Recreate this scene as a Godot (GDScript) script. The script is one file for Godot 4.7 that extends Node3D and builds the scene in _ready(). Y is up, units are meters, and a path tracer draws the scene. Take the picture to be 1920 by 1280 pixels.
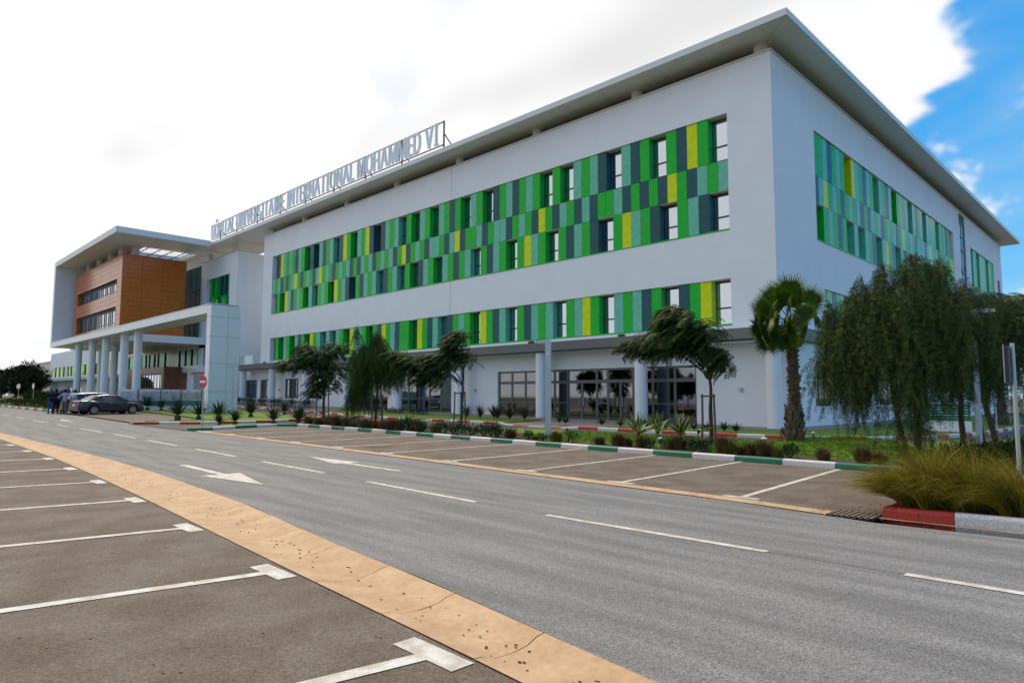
extends Node3D
# Outdoor view of a hospital: x runs along the front facade, z towards the viewer, y up, metres.

var rng := RandomNumberGenerator.new()
var used := {}
var M := {}
var cache := {}


# ---------------------------------------------------------------- mesh builder
class MB:
	var v := PackedVector3Array()
	var n := PackedVector3Array()
	var c := PackedColorArray()
	var ix := PackedInt32Array()
	var tint := Color.WHITE
	func quad(a: Vector3, b: Vector3, cc: Vector3, d: Vector3) -> void:   # counterclockwise seen from outside
		var nn := (b - a).cross(cc - a)
		if nn.length_squared() < 1e-14:
			nn = (cc - a).cross(d - a)
		nn = nn.normalized()
		var s := v.size()
		for p in [a, b, cc, d]:
			v.append(p); n.append(nn); c.append(tint)
		ix.append_array(PackedInt32Array([s, s + 2, s + 1, s, s + 3, s + 2]))
	func tri(a: Vector3, b: Vector3, cc: Vector3) -> void:
		var nn := (b - a).cross(cc - a).normalized()
		var s := v.size()
		for p in [a, b, cc]:
			v.append(p); n.append(nn); c.append(tint)
		ix.append_array(PackedInt32Array([s, s + 2, s + 1]))
	func box(lo: Vector3, hi: Vector3, t := Transform3D()) -> void:
		var p := []
		for i in 8:
			p.append(t * Vector3(hi.x if i & 1 else lo.x, hi.y if i & 2 else lo.y, hi.z if i & 4 else lo.z))
		quad(p[4], p[5], p[7], p[6]); quad(p[1], p[0], p[2], p[3])
		quad(p[5], p[1], p[3], p[7]); quad(p[0], p[4], p[6], p[2])
		quad(p[6], p[7], p[3], p[2]); quad(p[0], p[1], p[5], p[4])
	func prism(poly: PackedVector2Array, a: Vector3, b: Vector3, ux: Vector3, uy: Vector3) -> void:   # poly swept from a to b
		var pl := poly
		if Geometry2D.is_polygon_clockwise(pl) == (ux.cross(uy).dot(b - a) > 0):
			pl = pl.duplicate(); pl.reverse()
		var m := pl.size()
		for i in m:
			var p := pl[i]; var q := pl[(i + 1) % m]
			var pp := ux * p.x + uy * p.y; var qq := ux * q.x + uy * q.y
			quad(a + pp, a + qq, b + qq, b + pp)
		var tr := Geometry2D.triangulate_polygon(pl)
		for k in range(0, tr.size(), 3):
			var A := pl[tr[k]]; var B := pl[tr[k + 1]]; var C := pl[tr[k + 2]]
			var fa := ux * A.x + uy * A.y; var fb := ux * B.x + uy * B.y; var fc := ux * C.x + uy * C.y
			if (fb - fa).cross(fc - fa).dot(b - a) < 0:
				var t := fb; fb = fc; fc = t
			tri(b + fa, b + fb, b + fc); tri(a + fa, a + fc, a + fb)
	func grid(rows: Array, wrap := false, flip := false) -> void:   # smooth sheet through rows of points
		var w: int = rows[0].size()
		var h := rows.size()
		var s := v.size()
		var acc := PackedVector3Array(); acc.resize(w * h)
		var quads := []
		for i in h - 1:
			for j in (w if wrap else w - 1):
				quads.append([i * w + j, i * w + (j + 1) % w, (i + 1) * w + (j + 1) % w, (i + 1) * w + j])
		var pts := PackedVector3Array()
		for r in rows:
			for p in r:
				pts.append(p)
		for q in quads:
			var nn: Vector3 = (pts[q[2]] - pts[q[0]]).cross(pts[q[3]] - pts[q[1]])
			if flip: nn = -nn
			for k in q:
				acc[k] += nn
		for k in pts.size():
			v.append(pts[k]); n.append(acc[k].normalized() if acc[k].length_squared() > 1e-18 else Vector3.UP); c.append(tint)
		for q in quads:
			if flip:
				ix.append_array(PackedInt32Array([s + q[0], s + q[1], s + q[2], s + q[0], s + q[2], s + q[3]]))
			else:
				ix.append_array(PackedInt32Array([s + q[0], s + q[2], s + q[1], s + q[0], s + q[3], s + q[2]]))
	func tube(path: Array, radii: Array, seg := 8, caps := true) -> void:
		var rows := []
		var ref := Vector3.UP
		for i in path.size():
			var d: Vector3 = (path[mini(i + 1, path.size() - 1)] - path[maxi(i - 1, 0)]).normalized()
			if absf(d.dot(ref)) > 0.95: ref = Vector3.RIGHT if absf(d.x) < 0.9 else Vector3.BACK
			var a := d.cross(ref).normalized(); var b := d.cross(a).normalized()
			ref = -b if absf(d.dot(b)) < 0.9 else ref
			var r := PackedVector3Array()
			for k in seg:
				var t := TAU * k / seg
				r.append(path[i] + (a * cos(t) + b * sin(t)) * radii[i])
			rows.append(r)
		grid(rows, true)
		if caps:
			for e in [0, rows.size() - 1]:
				var r: PackedVector3Array = rows[e]
				for k in seg:
					if e == 0: tri(path[0], r[(k + 1) % seg], r[k])
					else: tri(path[e], r[k], r[(k + 1) % seg])
	func disc(ctr: Vector3, axis: Vector3, r0: float, r1: float, seg := 20) -> void:   # ring facing along axis
		var ref := Vector3.UP if absf(axis.y) < 0.9 else Vector3.RIGHT
		var a := ref.cross(axis).normalized(); var b := axis.cross(a).normalized()
		for k in seg:
			var t := TAU * k / seg; var u := TAU * (k + 1) / seg
			var e := a * cos(t) + b * sin(t); var f := a * cos(u) + b * sin(u)
			if r0 <= 0.0: tri(ctr, ctr + e * r1, ctr + f * r1)
			else: quad(ctr + e * r0, ctr + e * r1, ctr + f * r1, ctr + f * r0)
	func add(o: MB, t: Transform3D, col := Color.WHITE) -> void:
		var s := v.size()
		for i in o.v.size():
			v.append(t * o.v[i]); n.append((t.basis * o.n[i]).normalized()); c.append(o.c[i] * col)
		for i in o.ix:
			ix.append(s + i)
	func mesh(mat: Material = null, colored := false) -> ArrayMesh:
		var a := []; a.resize(Mesh.ARRAY_MAX)
		a[Mesh.ARRAY_VERTEX] = v; a[Mesh.ARRAY_NORMAL] = n; a[Mesh.ARRAY_INDEX] = ix
		if colored: a[Mesh.ARRAY_COLOR] = c
		var m := ArrayMesh.new()
		m.add_surface_from_arrays(Mesh.PRIMITIVE_TRIANGLES, a)
		if mat: m.surface_set_material(0, mat)
		return m


# ---------------------------------------------------------------- naming
func numbered(called: String, parent: Node) -> String:
	var key := str(parent.get_instance_id()) + called
	used[key] = int(used.get(key, -1)) + 1
	return called if used[key] == 0 else "%s_%03d" % [called, used[key]]


func thing(called: String, label: String, category: String, at := Vector3.ZERO, turn := 0.0, group := "") -> Node3D:
	var o := Node3D.new()
	o.name = numbered(called, self); add_child(o, true)
	o.position = at; o.rotation_degrees.y = turn
	return tag(o, label, category, group)


func tag(o: Node3D, label: String, category: String, group := "", kind := "") -> Node3D:
	o.set_meta("label", label); o.set_meta("category", category)
	if group: o.set_meta("group", group)
	if kind: o.set_meta("kind", kind)
	return o


func obj(called: String, m, mat: Material, parent: Node = self, t := Transform3D()) -> MeshInstance3D:
	var o := MeshInstance3D.new()
	o.mesh = m.mesh() if m is MB else m
	o.material_override = mat
	o.name = numbered(called, parent); parent.add_child(o, true)
	o.transform = t
	return o


func struct(called: String, m, mat: Material, label := "") -> MeshInstance3D:
	var o := obj(called, m, mat)
	o.set_meta("kind", "structure")
	if label: o.set_meta("label", label)
	return o


func boxpart(called: String, lo: Vector3, hi: Vector3, mat: Material, parent: Node) -> MeshInstance3D:
	return obj(called, unit_box(), mat, parent, Transform3D(Basis.from_scale(hi - lo), lo))


func unit_box() -> ArrayMesh:
	if not cache.has("ub"):
		var b := MB.new(); b.box(Vector3.ZERO, Vector3.ONE); cache.ub = b.mesh()
	return cache.ub


func dup(root: Node3D, at: Vector3, turn: float, label: String, group := "", sc := 1.0) -> Node3D:
	var r: Node3D = root.duplicate()
	var base := String(root.name).rstrip("0123456789").rstrip("_")
	r.name = numbered(base, self); add_child(r, true)
	r.position = at; r.rotation_degrees.y = turn; r.scale = Vector3.ONE * sc
	r.set_meta("label", label)
	if group: r.set_meta("group", group)
	return r


func multi(called: String, mesh: Mesh, mat: Material, parent: Node, xf: Array, cols: Array, stuff := true) -> MultiMeshInstance3D:
	var mm := MultiMesh.new()
	mm.transform_format = MultiMesh.TRANSFORM_3D
	mm.use_colors = true
	mm.mesh = mesh
	mm.instance_count = xf.size()
	for i in xf.size():
		mm.set_instance_transform(i, xf[i]); mm.set_instance_color(i, cols[i])
	var o := MultiMeshInstance3D.new()
	o.multimesh = mm; o.material_override = mat
	o.name = numbered(called, parent); parent.add_child(o, true)
	if stuff: o.set_meta("kind", "stuff")
	return o


# ---------------------------------------------------------------- materials
func lin(r: float, g: float, b: float, a := 1.0) -> Color:
	var k := Color(r, g, b).linear_to_srgb(); k.a = a
	return k


func noise_tex(sd: int, freq: float, oct: int, lo: float, hi: float, size := 512, sharp := 1.0, warm := 0.0) -> ImageTexture:
	var fn := FastNoiseLite.new()
	fn.seed = sd; fn.frequency = freq; fn.fractal_octaves = oct; fn.noise_type = FastNoiseLite.TYPE_SIMPLEX_SMOOTH
	var im := fn.get_seamless_image(size, size)
	im.convert(Image.FORMAT_L8)
	var d := im.get_data()
	var lut := PackedByteArray(); lut.resize(768)
	for i in 256:
		var t := clampf((i / 255.0 - 0.5) * sharp + 0.5, 0, 1)
		var e := lerpf(lo, hi, t)
		var k := Color(e, e * (1.0 - warm * (1 - t)), e * (1.0 - 2 * warm * (1 - t))).linear_to_srgb()
		lut[i * 3] = int(k.r * 255); lut[i * 3 + 1] = int(k.g * 255); lut[i * 3 + 2] = int(k.b * 255)
	var o := PackedByteArray(); o.resize(size * size * 3)
	for i in size * size:
		var j := d[i] * 3
		o[i * 3] = lut[j]; o[i * 3 + 1] = lut[j + 1]; o[i * 3 + 2] = lut[j + 2]
	return ImageTexture.create_from_image(Image.create_from_data(size, size, false, Image.FORMAT_RGB8, o))


func speckle_tex(sd: int, size: int, lo: float, hi: float, bright: float, dark: float) -> ImageTexture:   # aggregate of a road surface
	var r := RandomNumberGenerator.new(); r.seed = sd
	var base := PackedFloat32Array(); base.resize(size * size)
	for i in size * size:
		base[i] = r.randf()
	var o := PackedByteArray(); o.resize(size * size)
	for y in size:
		for x in size:
			var a := base[y * size + x]; var b := base[y * size + (x + 1) % size]
			var e := base[((y + 1) % size) * size + x]; var f := base[((y + 1) % size) * size + (x + 1) % size]
			var big := base[((y / 3) * 331 + (x / 3) * 7) % (size * size)]
			var s := (a + b + e + f) * 0.17 + big * 0.32
			var t := lerpf(lo, hi, clampf((s - 0.5) * 2.2 + 0.5, 0, 1))
			if s > 0.86: t = bright
			elif s < 0.15: t = dark
			o[y * size + x] = int(Color(t, t, t).linear_to_srgb().r * 255)
	return ImageTexture.create_from_image(Image.create_from_data(size, size, false, Image.FORMAT_L8, o))


func mat(called: String, col: Color, rough := 0.8, metal := 0.0) -> StandardMaterial3D:
	var m := StandardMaterial3D.new()
	m.resource_name = called; m.albedo_color = col; m.roughness = rough; m.metallic = metal
	M[called] = m
	return m


func textured(m: StandardMaterial3D, t: Texture2D, tile: float, world := true) -> StandardMaterial3D:
	m.albedo_texture = t; m.uv1_triplanar = true; m.uv1_world_triplanar = world
	m.uv1_scale = Vector3.ONE / tile
	return m


func stained(m: StandardMaterial3D, t: Texture2D, tile: float) -> StandardMaterial3D:
	m.detail_enabled = true; m.detail_albedo = t; m.detail_blend_mode = BaseMaterial3D.BLEND_MODE_MUL
	m.detail_uv_layer = BaseMaterial3D.DETAIL_UV_2; m.uv2_triplanar = true; m.uv2_world_triplanar = true
	m.uv2_scale = Vector3.ONE / tile
	return m


func relief(m: StandardMaterial3D, t: Texture2D, cm: float) -> StandardMaterial3D:
	m.heightmap_enabled = true; m.heightmap_texture = t; m.heightmap_scale = cm
	return m


func vcol(called: String, rough := 0.8, back := Color.BLACK) -> StandardMaterial3D:
	var m := mat(called, Color.WHITE, rough)
	m.vertex_color_use_as_albedo = true
	m.metallic_specular = 0.2
	if back != Color.BLACK:
		m.backlight_enabled = true; m.backlight = back
	return m


func materials() -> void:
	var speck := speckle_tex(5, 1024, 0.42, 1.0, 1.0, 0.2)
	var stain := noise_tex(11, 0.012, 5, 0.68, 1.0, 512, 1.6)
	var stain2 := noise_tex(12, 0.02, 6, 0.72, 1.0, 512, 1.9, 0.12)
	var wallgrain := noise_tex(13, 0.08, 4, 0.93, 1.0, 512, 1.5)
	var wallstain := noise_tex(14, 0.012, 4, 0.955, 1.0, 512, 1.4)
	var grit := noise_tex(15, 0.25, 3, 0.0, 1.0, 512, 1.2)
	var fine := noise_tex(16, 0.15, 4, 0.8, 1.0, 512, 1.4)
	relief(stained(textured(mat("road_asphalt", lin(0.31, 0.3, 0.288), 0.85), speck, 3.9), stain, 14.0), speck, 1.3)
	M.road_asphalt.uv2_scale = Vector3(1.0 / 24.0, 0.2, 1.0 / 2.6)
	relief(stained(textured(mat("parking_asphalt", lin(0.215, 0.175, 0.138), 0.88), speck, 4.3), stain2, 9.0), speck, 1.3)
	stained(textured(mat("drive_asphalt", lin(0.12, 0.112, 0.105), 0.86), speck, 3.0), stain2, 11.0)
	relief(stained(textured(mat("white_line_paint", lin(0.74, 0.73, 0.68), 0.7), speckle_tex(8, 512, 0.72, 1.0, 1.0, 0.4), 1.1), stain2, 2.3), grit, 0.2)
	relief(stained(textured(mat("channel_concrete", lin(0.58, 0.4, 0.235), 0.75), noise_tex(21, 0.01, 4, 0.8, 1.0, 512, 1.5, 0.1), 2.6), noise_tex(22, 0.03, 4, 0.86, 1.0, 512, 1.6, 0.08), 1.1), grit, 0.15)
	textured(mat("mortar", lin(0.36, 0.27, 0.17), 0.9), fine, 0.5)
	var scuff := noise_tex(23, 0.05, 5, 0.7, 1.0, 512, 2.0, 0.12)
	relief(textured(mat("kerb_white", lin(0.78, 0.78, 0.78), 0.6), scuff, 0.9), grit, 0.25)
	relief(textured(mat("kerb_green", lin(0.008, 0.2, 0.105), 0.5), noise_tex(24, 0.05, 5, 0.6, 1.0, 512, 2.0), 0.9), grit, 0.25)
	relief(textured(mat("kerb_red", lin(0.58, 0.045, 0.022), 0.55), noise_tex(25, 0.05, 5, 0.6, 1.0, 512, 2.0), 0.9), grit, 0.25)
	textured(mat("ground_soil", lin(0.1, 0.085, 0.05), 0.95), noise_tex(26, 0.06, 5, 0.55, 1.0), 2.0)
	textured(mat("bed_soil", lin(0.085, 0.05, 0.028), 0.95), noise_tex(27, 0.2, 4, 0.4, 1.0), 1.0)
	stained(textured(mat("lawn", lin(0.15, 0.27, 0.006), 0.9), noise_tex(28, 0.3, 4, 0.5, 1.0), 1.2), noise_tex(29, 0.03, 4, 0.7, 1.0, 512, 1.6), 5.0)
	textured(mat("paving", lin(0.3, 0.24, 0.2), 0.8), fine, 1.0)
	relief(stained(textured(mat("white_render", lin(0.84, 0.86, 0.9), 0.8), wallgrain, 1.5), wallstain, 14.0), grit, 0.12)
	textured(mat("grey_render", lin(0.5, 0.54, 0.61), 0.6), fine, 1.2)
	textured(mat("dark_trim", lin(0.03, 0.032, 0.036), 0.5), fine, 1.0)
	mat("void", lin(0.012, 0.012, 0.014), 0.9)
	stained(textured(mat("soffit", lin(0.84, 0.83, 0.77), 0.4), fine, 3.0), wallstain, 6.0)
	textured(mat("fascia", lin(0.72, 0.73, 0.73), 0.35), fine, 3.0)
	textured(mat("panel_white", lin(0.8, 0.81, 0.82), 0.35), wallstain, 6.0)
	mat("coping", lin(0.62, 0.6, 0.56), 0.45)
	var pan := noise_tex(31, 0.02, 4, 0.86, 1.0, 256, 1.5)
	for p in [["panel_G", [0.002, 0.5, 0.035]], ["panel_M", [0.15, 0.56, 0.39]], ["panel_D", [0.012, 0.1, 0.115]], ["panel_Y", [0.68, 0.8, 0.0]]]:
		var k: Array = p[1]
		textured(mat(p[0], lin(k[0], k[1], k[2]), 0.22), pan, 2.3)
		M[p[0]].metallic_specular = 0.32
	mat("aluminium_dark", lin(0.055, 0.055, 0.058), 0.4, 0.3)
	mat("aluminium_grey", lin(0.12, 0.125, 0.13), 0.4, 0.3)
	mat("steel", lin(0.42, 0.43, 0.45), 0.35, 0.7)
	mat("galvanised", lin(0.5, 0.52, 0.54), 0.45, 0.4)
	mat("sign_steel", lin(0.1, 0.09, 0.085), 0.5, 0.3)
	mat("letter_metal", lin(0.66, 0.68, 0.71), 0.35, 0.2)
	mat("mirror_glass", lin(0.5, 0.54, 0.6), 0.02, 1.0)
	mat("dark_glass", lin(0.2, 0.215, 0.23), 0.02, 1.0)
	mat("teal_glass", lin(0.12, 0.26, 0.26), 0.12, 0.3)
	var gl := mat("clear_glass", lin(0.3, 0.62, 0.58, 0.3), 0.05)
	gl.transparency = BaseMaterial3D.TRANSPARENCY_ALPHA
	textured(mat("orange_panel", lin(0.62, 0.16, 0.012), 0.17), noise_tex(32, 0.02, 4, 0.72, 1.0, 512, 1.6), 3.0)
	textured(mat("brown_panel", lin(0.2, 0.07, 0.03), 0.35), noise_tex(33, 0.02, 4, 0.72, 1.0, 256, 1.6), 3.0)
	textured(mat("beige_panel", lin(0.5, 0.42, 0.33), 0.4), fine, 3.0)
	mat("spandrel_teal", lin(0.05, 0.17, 0.19), 0.25)
	relief(textured(mat("bark", lin(0.12, 0.085, 0.06), 0.95), noise_tex(34, 0.12, 4, 0.4, 1.0), 0.4, false), noise_tex(34, 0.12, 4, 0.0, 1.0), 1.5)
	textured(mat("palm_bark", lin(0.13, 0.075, 0.045), 0.95), noise_tex(35, 0.16, 4, 0.35, 1.0), 0.3, false)
	textured(mat("palm_boot", lin(0.2, 0.15, 0.11), 0.9), noise_tex(36, 0.16, 4, 0.4, 1.0), 0.25, false)
	textured(mat("stake_wood", lin(0.2, 0.13, 0.085), 0.9), noise_tex(37, 0.1, 4, 0.5, 1.0), 0.3, false)
	vcol("pepper_leaf", 0.6, lin(0.06, 0.1, 0.015))
	vcol("feather_leaf", 0.6, lin(0.08, 0.13, 0.012))
	vcol("palm_leaf", 0.45, lin(0.07, 0.1, 0.01))
	vcol("agave_leaf", 0.5)
	vcol("shrub_leaf", 0.7, lin(0.05, 0.06, 0.01))
	vcol("grass_blade", 0.7, lin(0.16, 0.13, 0.012))
	vcol("paint", 0.6)
	vcol("cloth", 0.9)
	mat("rust_iron", lin(0.17, 0.1, 0.06), 0.8, 0.1)
	mat("black_iron", lin(0.2, 0.16, 0.12), 0.8, 0.1)
	mat("sign_red", lin(0.55, 0.03, 0.025), 0.4)
	mat("sign_white", lin(0.8, 0.8, 0.8), 0.4)
	mat("blue_lamp", lin(0.03, 0.12, 0.35), 0.4)
	mat("green_slat", lin(0.012, 0.16, 0.05), 0.6)
	for p in [["car_navy", [0.012, 0.016, 0.035]], ["car_blue_grey", [0.14, 0.18, 0.22]], ["van_white", [0.6, 0.62, 0.64]], ["car_silver", [0.4, 0.4, 0.41]]]:
		var k: Array = p[1]
		var m := mat(p[0], lin(k[0], k[1], k[2]), 0.35, 0.2)
		m.clearcoat_enabled = true; m.clearcoat = 1.0; m.clearcoat_roughness = 0.04
	mat("car_glass", lin(0.05, 0.06, 0.065), 0.03, 0.5)
	mat("tyre", lin(0.018, 0.018, 0.018), 0.85)
	mat("rim", lin(0.55, 0.56, 0.58), 0.3, 0.8)
	mat("tail_red", lin(0.4, 0.012, 0.012), 0.2)
	mat("lamp_clear", lin(0.65, 0.68, 0.7), 0.1, 0.3)


# ---------------------------------------------------------------- terrain
func gh(x: float, z: float) -> float:   # the site rises gently to the west and towards the building
	return clampf(-15.0 - x, 0, 100) * (0.003 + 0.009 * smoothstep(-15.0, -28.0, z))


func on(x: float, z: float, up := 0.0) -> Vector3:
	return Vector3(x, gh(x, z) + up, z)


func at_x(pts: Array, x: float) -> float:   # z of a line through points sorted by falling x
	for i in pts.size() - 1:
		if x >= pts[i + 1].x or i == pts.size() - 2:
			return lerpf(pts[i].y, pts[i + 1].y, (x - pts[i].x) / (pts[i + 1].x - pts[i].x))
	return 0.0


func sheet(poly: PackedVector2Array, up: float, cell := 3.0, skirt := 0.0) -> MB:   # a polygon laid on the terrain
	var mb := MB.new()
	var lo := poly[0]; var hi := poly[0]
	for p in poly:
		lo = lo.min(p); hi = hi.max(p)
	for i in range(floori(lo.x / cell), ceili(hi.x / cell)):
		for j in range(floori(lo.y / cell), ceili(hi.y / cell)):
			var sq := PackedVector2Array([Vector2(i, j) * cell, Vector2(i + 1, j) * cell, Vector2(i + 1, j + 1) * cell, Vector2(i, j + 1) * cell])
			for piece in Geometry2D.intersect_polygons(sq, poly):
				var tr := Geometry2D.triangulate_polygon(piece)
				for k in range(0, tr.size(), 3):
					var p := []
					for m in 3:
						var q: Vector2 = piece[tr[k + m]]
						p.append(on(q.x, q.y, up))
					if (p[1] - p[0]).cross(p[2] - p[0]).y < 0: p.reverse()
					mb.tri(p[0], p[1], p[2])
	if skirt > 0:
		if not Geometry2D.is_polygon_clockwise(poly):
			poly = poly.duplicate(); poly.reverse()
		var m := poly.size()
		for i in m:
			var a := poly[i]; var b := poly[(i + 1) % m]
			var steps := maxi(1, int(a.distance_to(b) / cell))
			for s in steps:
				var p := a.lerp(b, float(s) / steps); var q := a.lerp(b, float(s + 1) / steps)
				mb.quad(on(p.x, p.y, up - skirt), on(q.x, q.y, up - skirt), on(q.x, q.y, up), on(p.x, p.y, up))
	return mb


func flat(poly: Array, up: float) -> MB:   # a small painted marking
	return sheet(PackedVector2Array(poly), up, 3.0)


# ---------------------------------------------------------------- sky
func sky_image() -> Image:
	var w := 1600; var h := 800
	var big := FastNoiseLite.new(); big.seed = 3; big.frequency = 0.62; big.fractal_octaves = 8; big.fractal_gain = 0.58
	var shade := FastNoiseLite.new(); shade.seed = 9; shade.frequency = 0.5; shade.fractal_octaves = 4
	var wob := FastNoiseLite.new(); wob.seed = 4; wob.frequency = 0.5; wob.fractal_octaves = 3
	var im := Image.create(w, h, false, Image.FORMAT_RGBF)
	im.fill(Color(0.30, 0.29, 0.27))
	for y in range(0, h / 2 + 4):
		var el := PI * 0.5 - PI * (y + 0.5) / h
		var up := maxf(sin(el), 0.0)
		var top := Color(0.008, 0.185, 0.52); var hor := Color(0.13, 0.43, 0.66)
		var blue := top.lerp(hor, pow(1.0 - up, 2.6))
		blue = blue.lerp(Color(0.5, 0.58, 0.63), pow(1.0 - up, 14.0) * 0.8)
		for x in w:
			var az := wrapf((x + 0.5) / w * TAU, -PI, PI)   # 0 is straight to -z, growing to +x
			var dx := sin(az) * cos(el); var dz := -cos(az) * cos(el)
			var k := 1.15 / (up + 0.22)
			var px := dx * k; var pz := dz * k
			var q := wob.get_noise_2d(px * 1.3, pz * 1.3) * 0.25
			var v := big.get_noise_2d(px * 1.55 + q, pz * 1.55 - q) * 1.25
			# the overcast half lies to the west; broken cloud elsewhere
			var d := rad_to_deg(az) + 15.0 - up * 6.0
			var west := 1.0 - smoothstep(-11.0, 7.0, d) if d > -100.0 else 1.0 - smoothstep(-150.0, -200.0, d)
			if d > 120.0: west = smoothstep(165.0, 205.0, d) * 0.9
			var cover := smoothstep(0.02, 0.26, v - 0.15 + 0.2 * maxf(0.0, sin(az)) * up - 0.07 * maxf(0.0, -cos(az)) + west * 1.2)
			var thin := smoothstep(-0.25, 0.3, v) * 0.12
			var s := shade.get_noise_2d(px * 0.9 + 4.0, pz * 1.5)
			var g := 0.655 - 0.12 * smoothstep(0.3, 0.65, s) * (0.35 + 0.65 * west)
			var cl := Color(g, g * 1.0, g * 1.005)
			cl = cl.lerp(Color(0.5, 0.55, 0.6), (1.0 - smoothstep(0.1, 0.5, v + west * 0.9)) * 0.5)
			im.set_pixel(x, y, blue.lerp(cl, clampf(maxf(cover, thin), 0, 1)))
	return im


func environment() -> void:
	var cam := Camera3D.new()
	cam.name = "camera"
	cam.fov = 54.14; cam.near = 0.05; cam.far = 1500.0
	add_child(cam)
	cam.position = Vector3(0, 1.43, 0)
	cam.rotation_degrees = Vector3(4.725, 44.8225, 0.16)
	cam.current = true
	var pano := PanoramaSkyMaterial.new()
	pano.panorama = ImageTexture.create_from_image(sky_image())
	pano.energy_multiplier = 1.0
	var sky := Sky.new(); sky.sky_material = pano
	var env := Environment.new()
	env.background_mode = Environment.BG_SKY
	env.sky = sky
	env.tonemap_mode = Environment.TONE_MAPPER_LINEAR
	env.tonemap_exposure = 1.55
	env.sdfgi_enabled = true; env.ssao_enabled = true; env.ssil_enabled = true
	var we := WorldEnvironment.new(); we.name = "environment"; we.environment = env
	add_child(we)
	var sun := DirectionalLight3D.new(); sun.name = "sun"
	sun.light_energy = 0.65; sun.light_color = Color(1.0, 0.93, 0.82)
	sun.light_angular_distance = 18.0; sun.shadow_enabled = true
	add_child(sun)
	sun.look_at_from_position(Vector3.ZERO, -Vector3(-0.62, 0.78, -0.2), Vector3.UP)   # veiled sun, high in the west


# ---------------------------------------------------------------- ground, roads, kerbs
var ROAD_L := [Vector2(60, -2.0), Vector2(5, -2.35), Vector2(-1.95, -2.97), Vector2(-4.21, -3.31), Vector2(-6.2, -3.52), Vector2(-8.6, -3.86), Vector2(-13.4, -4.24), Vector2(-17.2, -4.36), Vector2(-22, -4.36), Vector2(-30, -4.3), Vector2(-60, -4.5), Vector2(-230, -6.0)]
var PARK_L := [Vector2(60, -1.5), Vector2(5, -1.9), Vector2(-2.45, -2.5), Vector2(-3.45, -2.58), Vector2(-4.9, -2.68), Vector2(-7, -2.84), Vector2(-10.7, -3.12), Vector2(-13.9, -3.33), Vector2(-18, -3.54), Vector2(-26, -3.7), Vector2(-60, -3.95), Vector2(-230, -5.4)]
var ROAD_R := [Vector2(60, -8.9), Vector2(3, -8.9), Vector2(-2.6, -8.5), Vector2(-3.2, -8.62), Vector2(-4.5, -8.8), Vector2(-6.8, -8.95), Vector2(-9, -9.08), Vector2(-14.3, -9.46), Vector2(-18.5, -9.64), Vector2(-25.4, -9.86), Vector2(-35.6, -10.2), Vector2(-47.6, -11.0), Vector2(-80, -12.0), Vector2(-230, -14.5)]
var CENTRE := [Vector2(60, -6.0), Vector2(-0.9, -6.22), Vector2(-2.78, -6.17), Vector2(-5.5, -6.14), Vector2(-6.8, -6.19), Vector2(-9.8, -6.36), Vector2(-11.4, -6.48), Vector2(-14.4, -6.64), Vector2(-18.7, -6.82), Vector2(-24.6, -7.04), Vector2(-32.7, -7.22), Vector2(-40, -7.34), Vector2(-54, -7.86), Vector2(-110, -9.2)]


func band(a: Array, b: Array, x0: float, x1: float, oa := 0.0, ob := 0.0) -> PackedVector2Array:   # polygon between two lines for x from x0 down to x1
	var xs := [x0]
	for p in a + b:
		if p.x < x0 and p.x > x1: xs.append(p.x)
	xs.append(x1); xs.sort()
	var p := PackedVector2Array()
	for x in xs: p.append(Vector2(x, at_x(a, x) + oa))
	xs.reverse()
	for x in xs: p.append(Vector2(x, at_x(b, x) + ob))
	return p


func kerb_mesh(h := 0.13, h2 := 0.13) -> ArrayMesh:   # one metre of kerb: x along, road face at z = 0, top 0.14 deep behind it
	var key := "kerb%.2f_%.2f" % [h, h2]
	if not cache.has(key):
		var mb := MB.new()
		var rows := []
		var g := 0.006
		for e in [[g, h], [1.0 - g, h2]]:
			var x: float = e[0]; var k: float = e[1]
			rows.append([Vector3(x, -0.12, 0.012), Vector3(x, k - 0.035, 0.0), Vector3(x, k - 0.012, -0.012), Vector3(x, k, -0.035), Vector3(x, k, -0.15), Vector3(x, -0.12, -0.15)])
		for j in 5:
			mb.quad(rows[0][j], rows[1][j], rows[1][j + 1], rows[0][j + 1])
		for e in 2:
			var r: Array = rows[e]
			for j in range(1, 5):
				if e == 0: mb.tri(r[0], r[j], r[j + 1])
				else: mb.tri(r[0], r[j + 1], r[j])
		cache[key] = mb.mesh()
	return cache[key]


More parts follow.
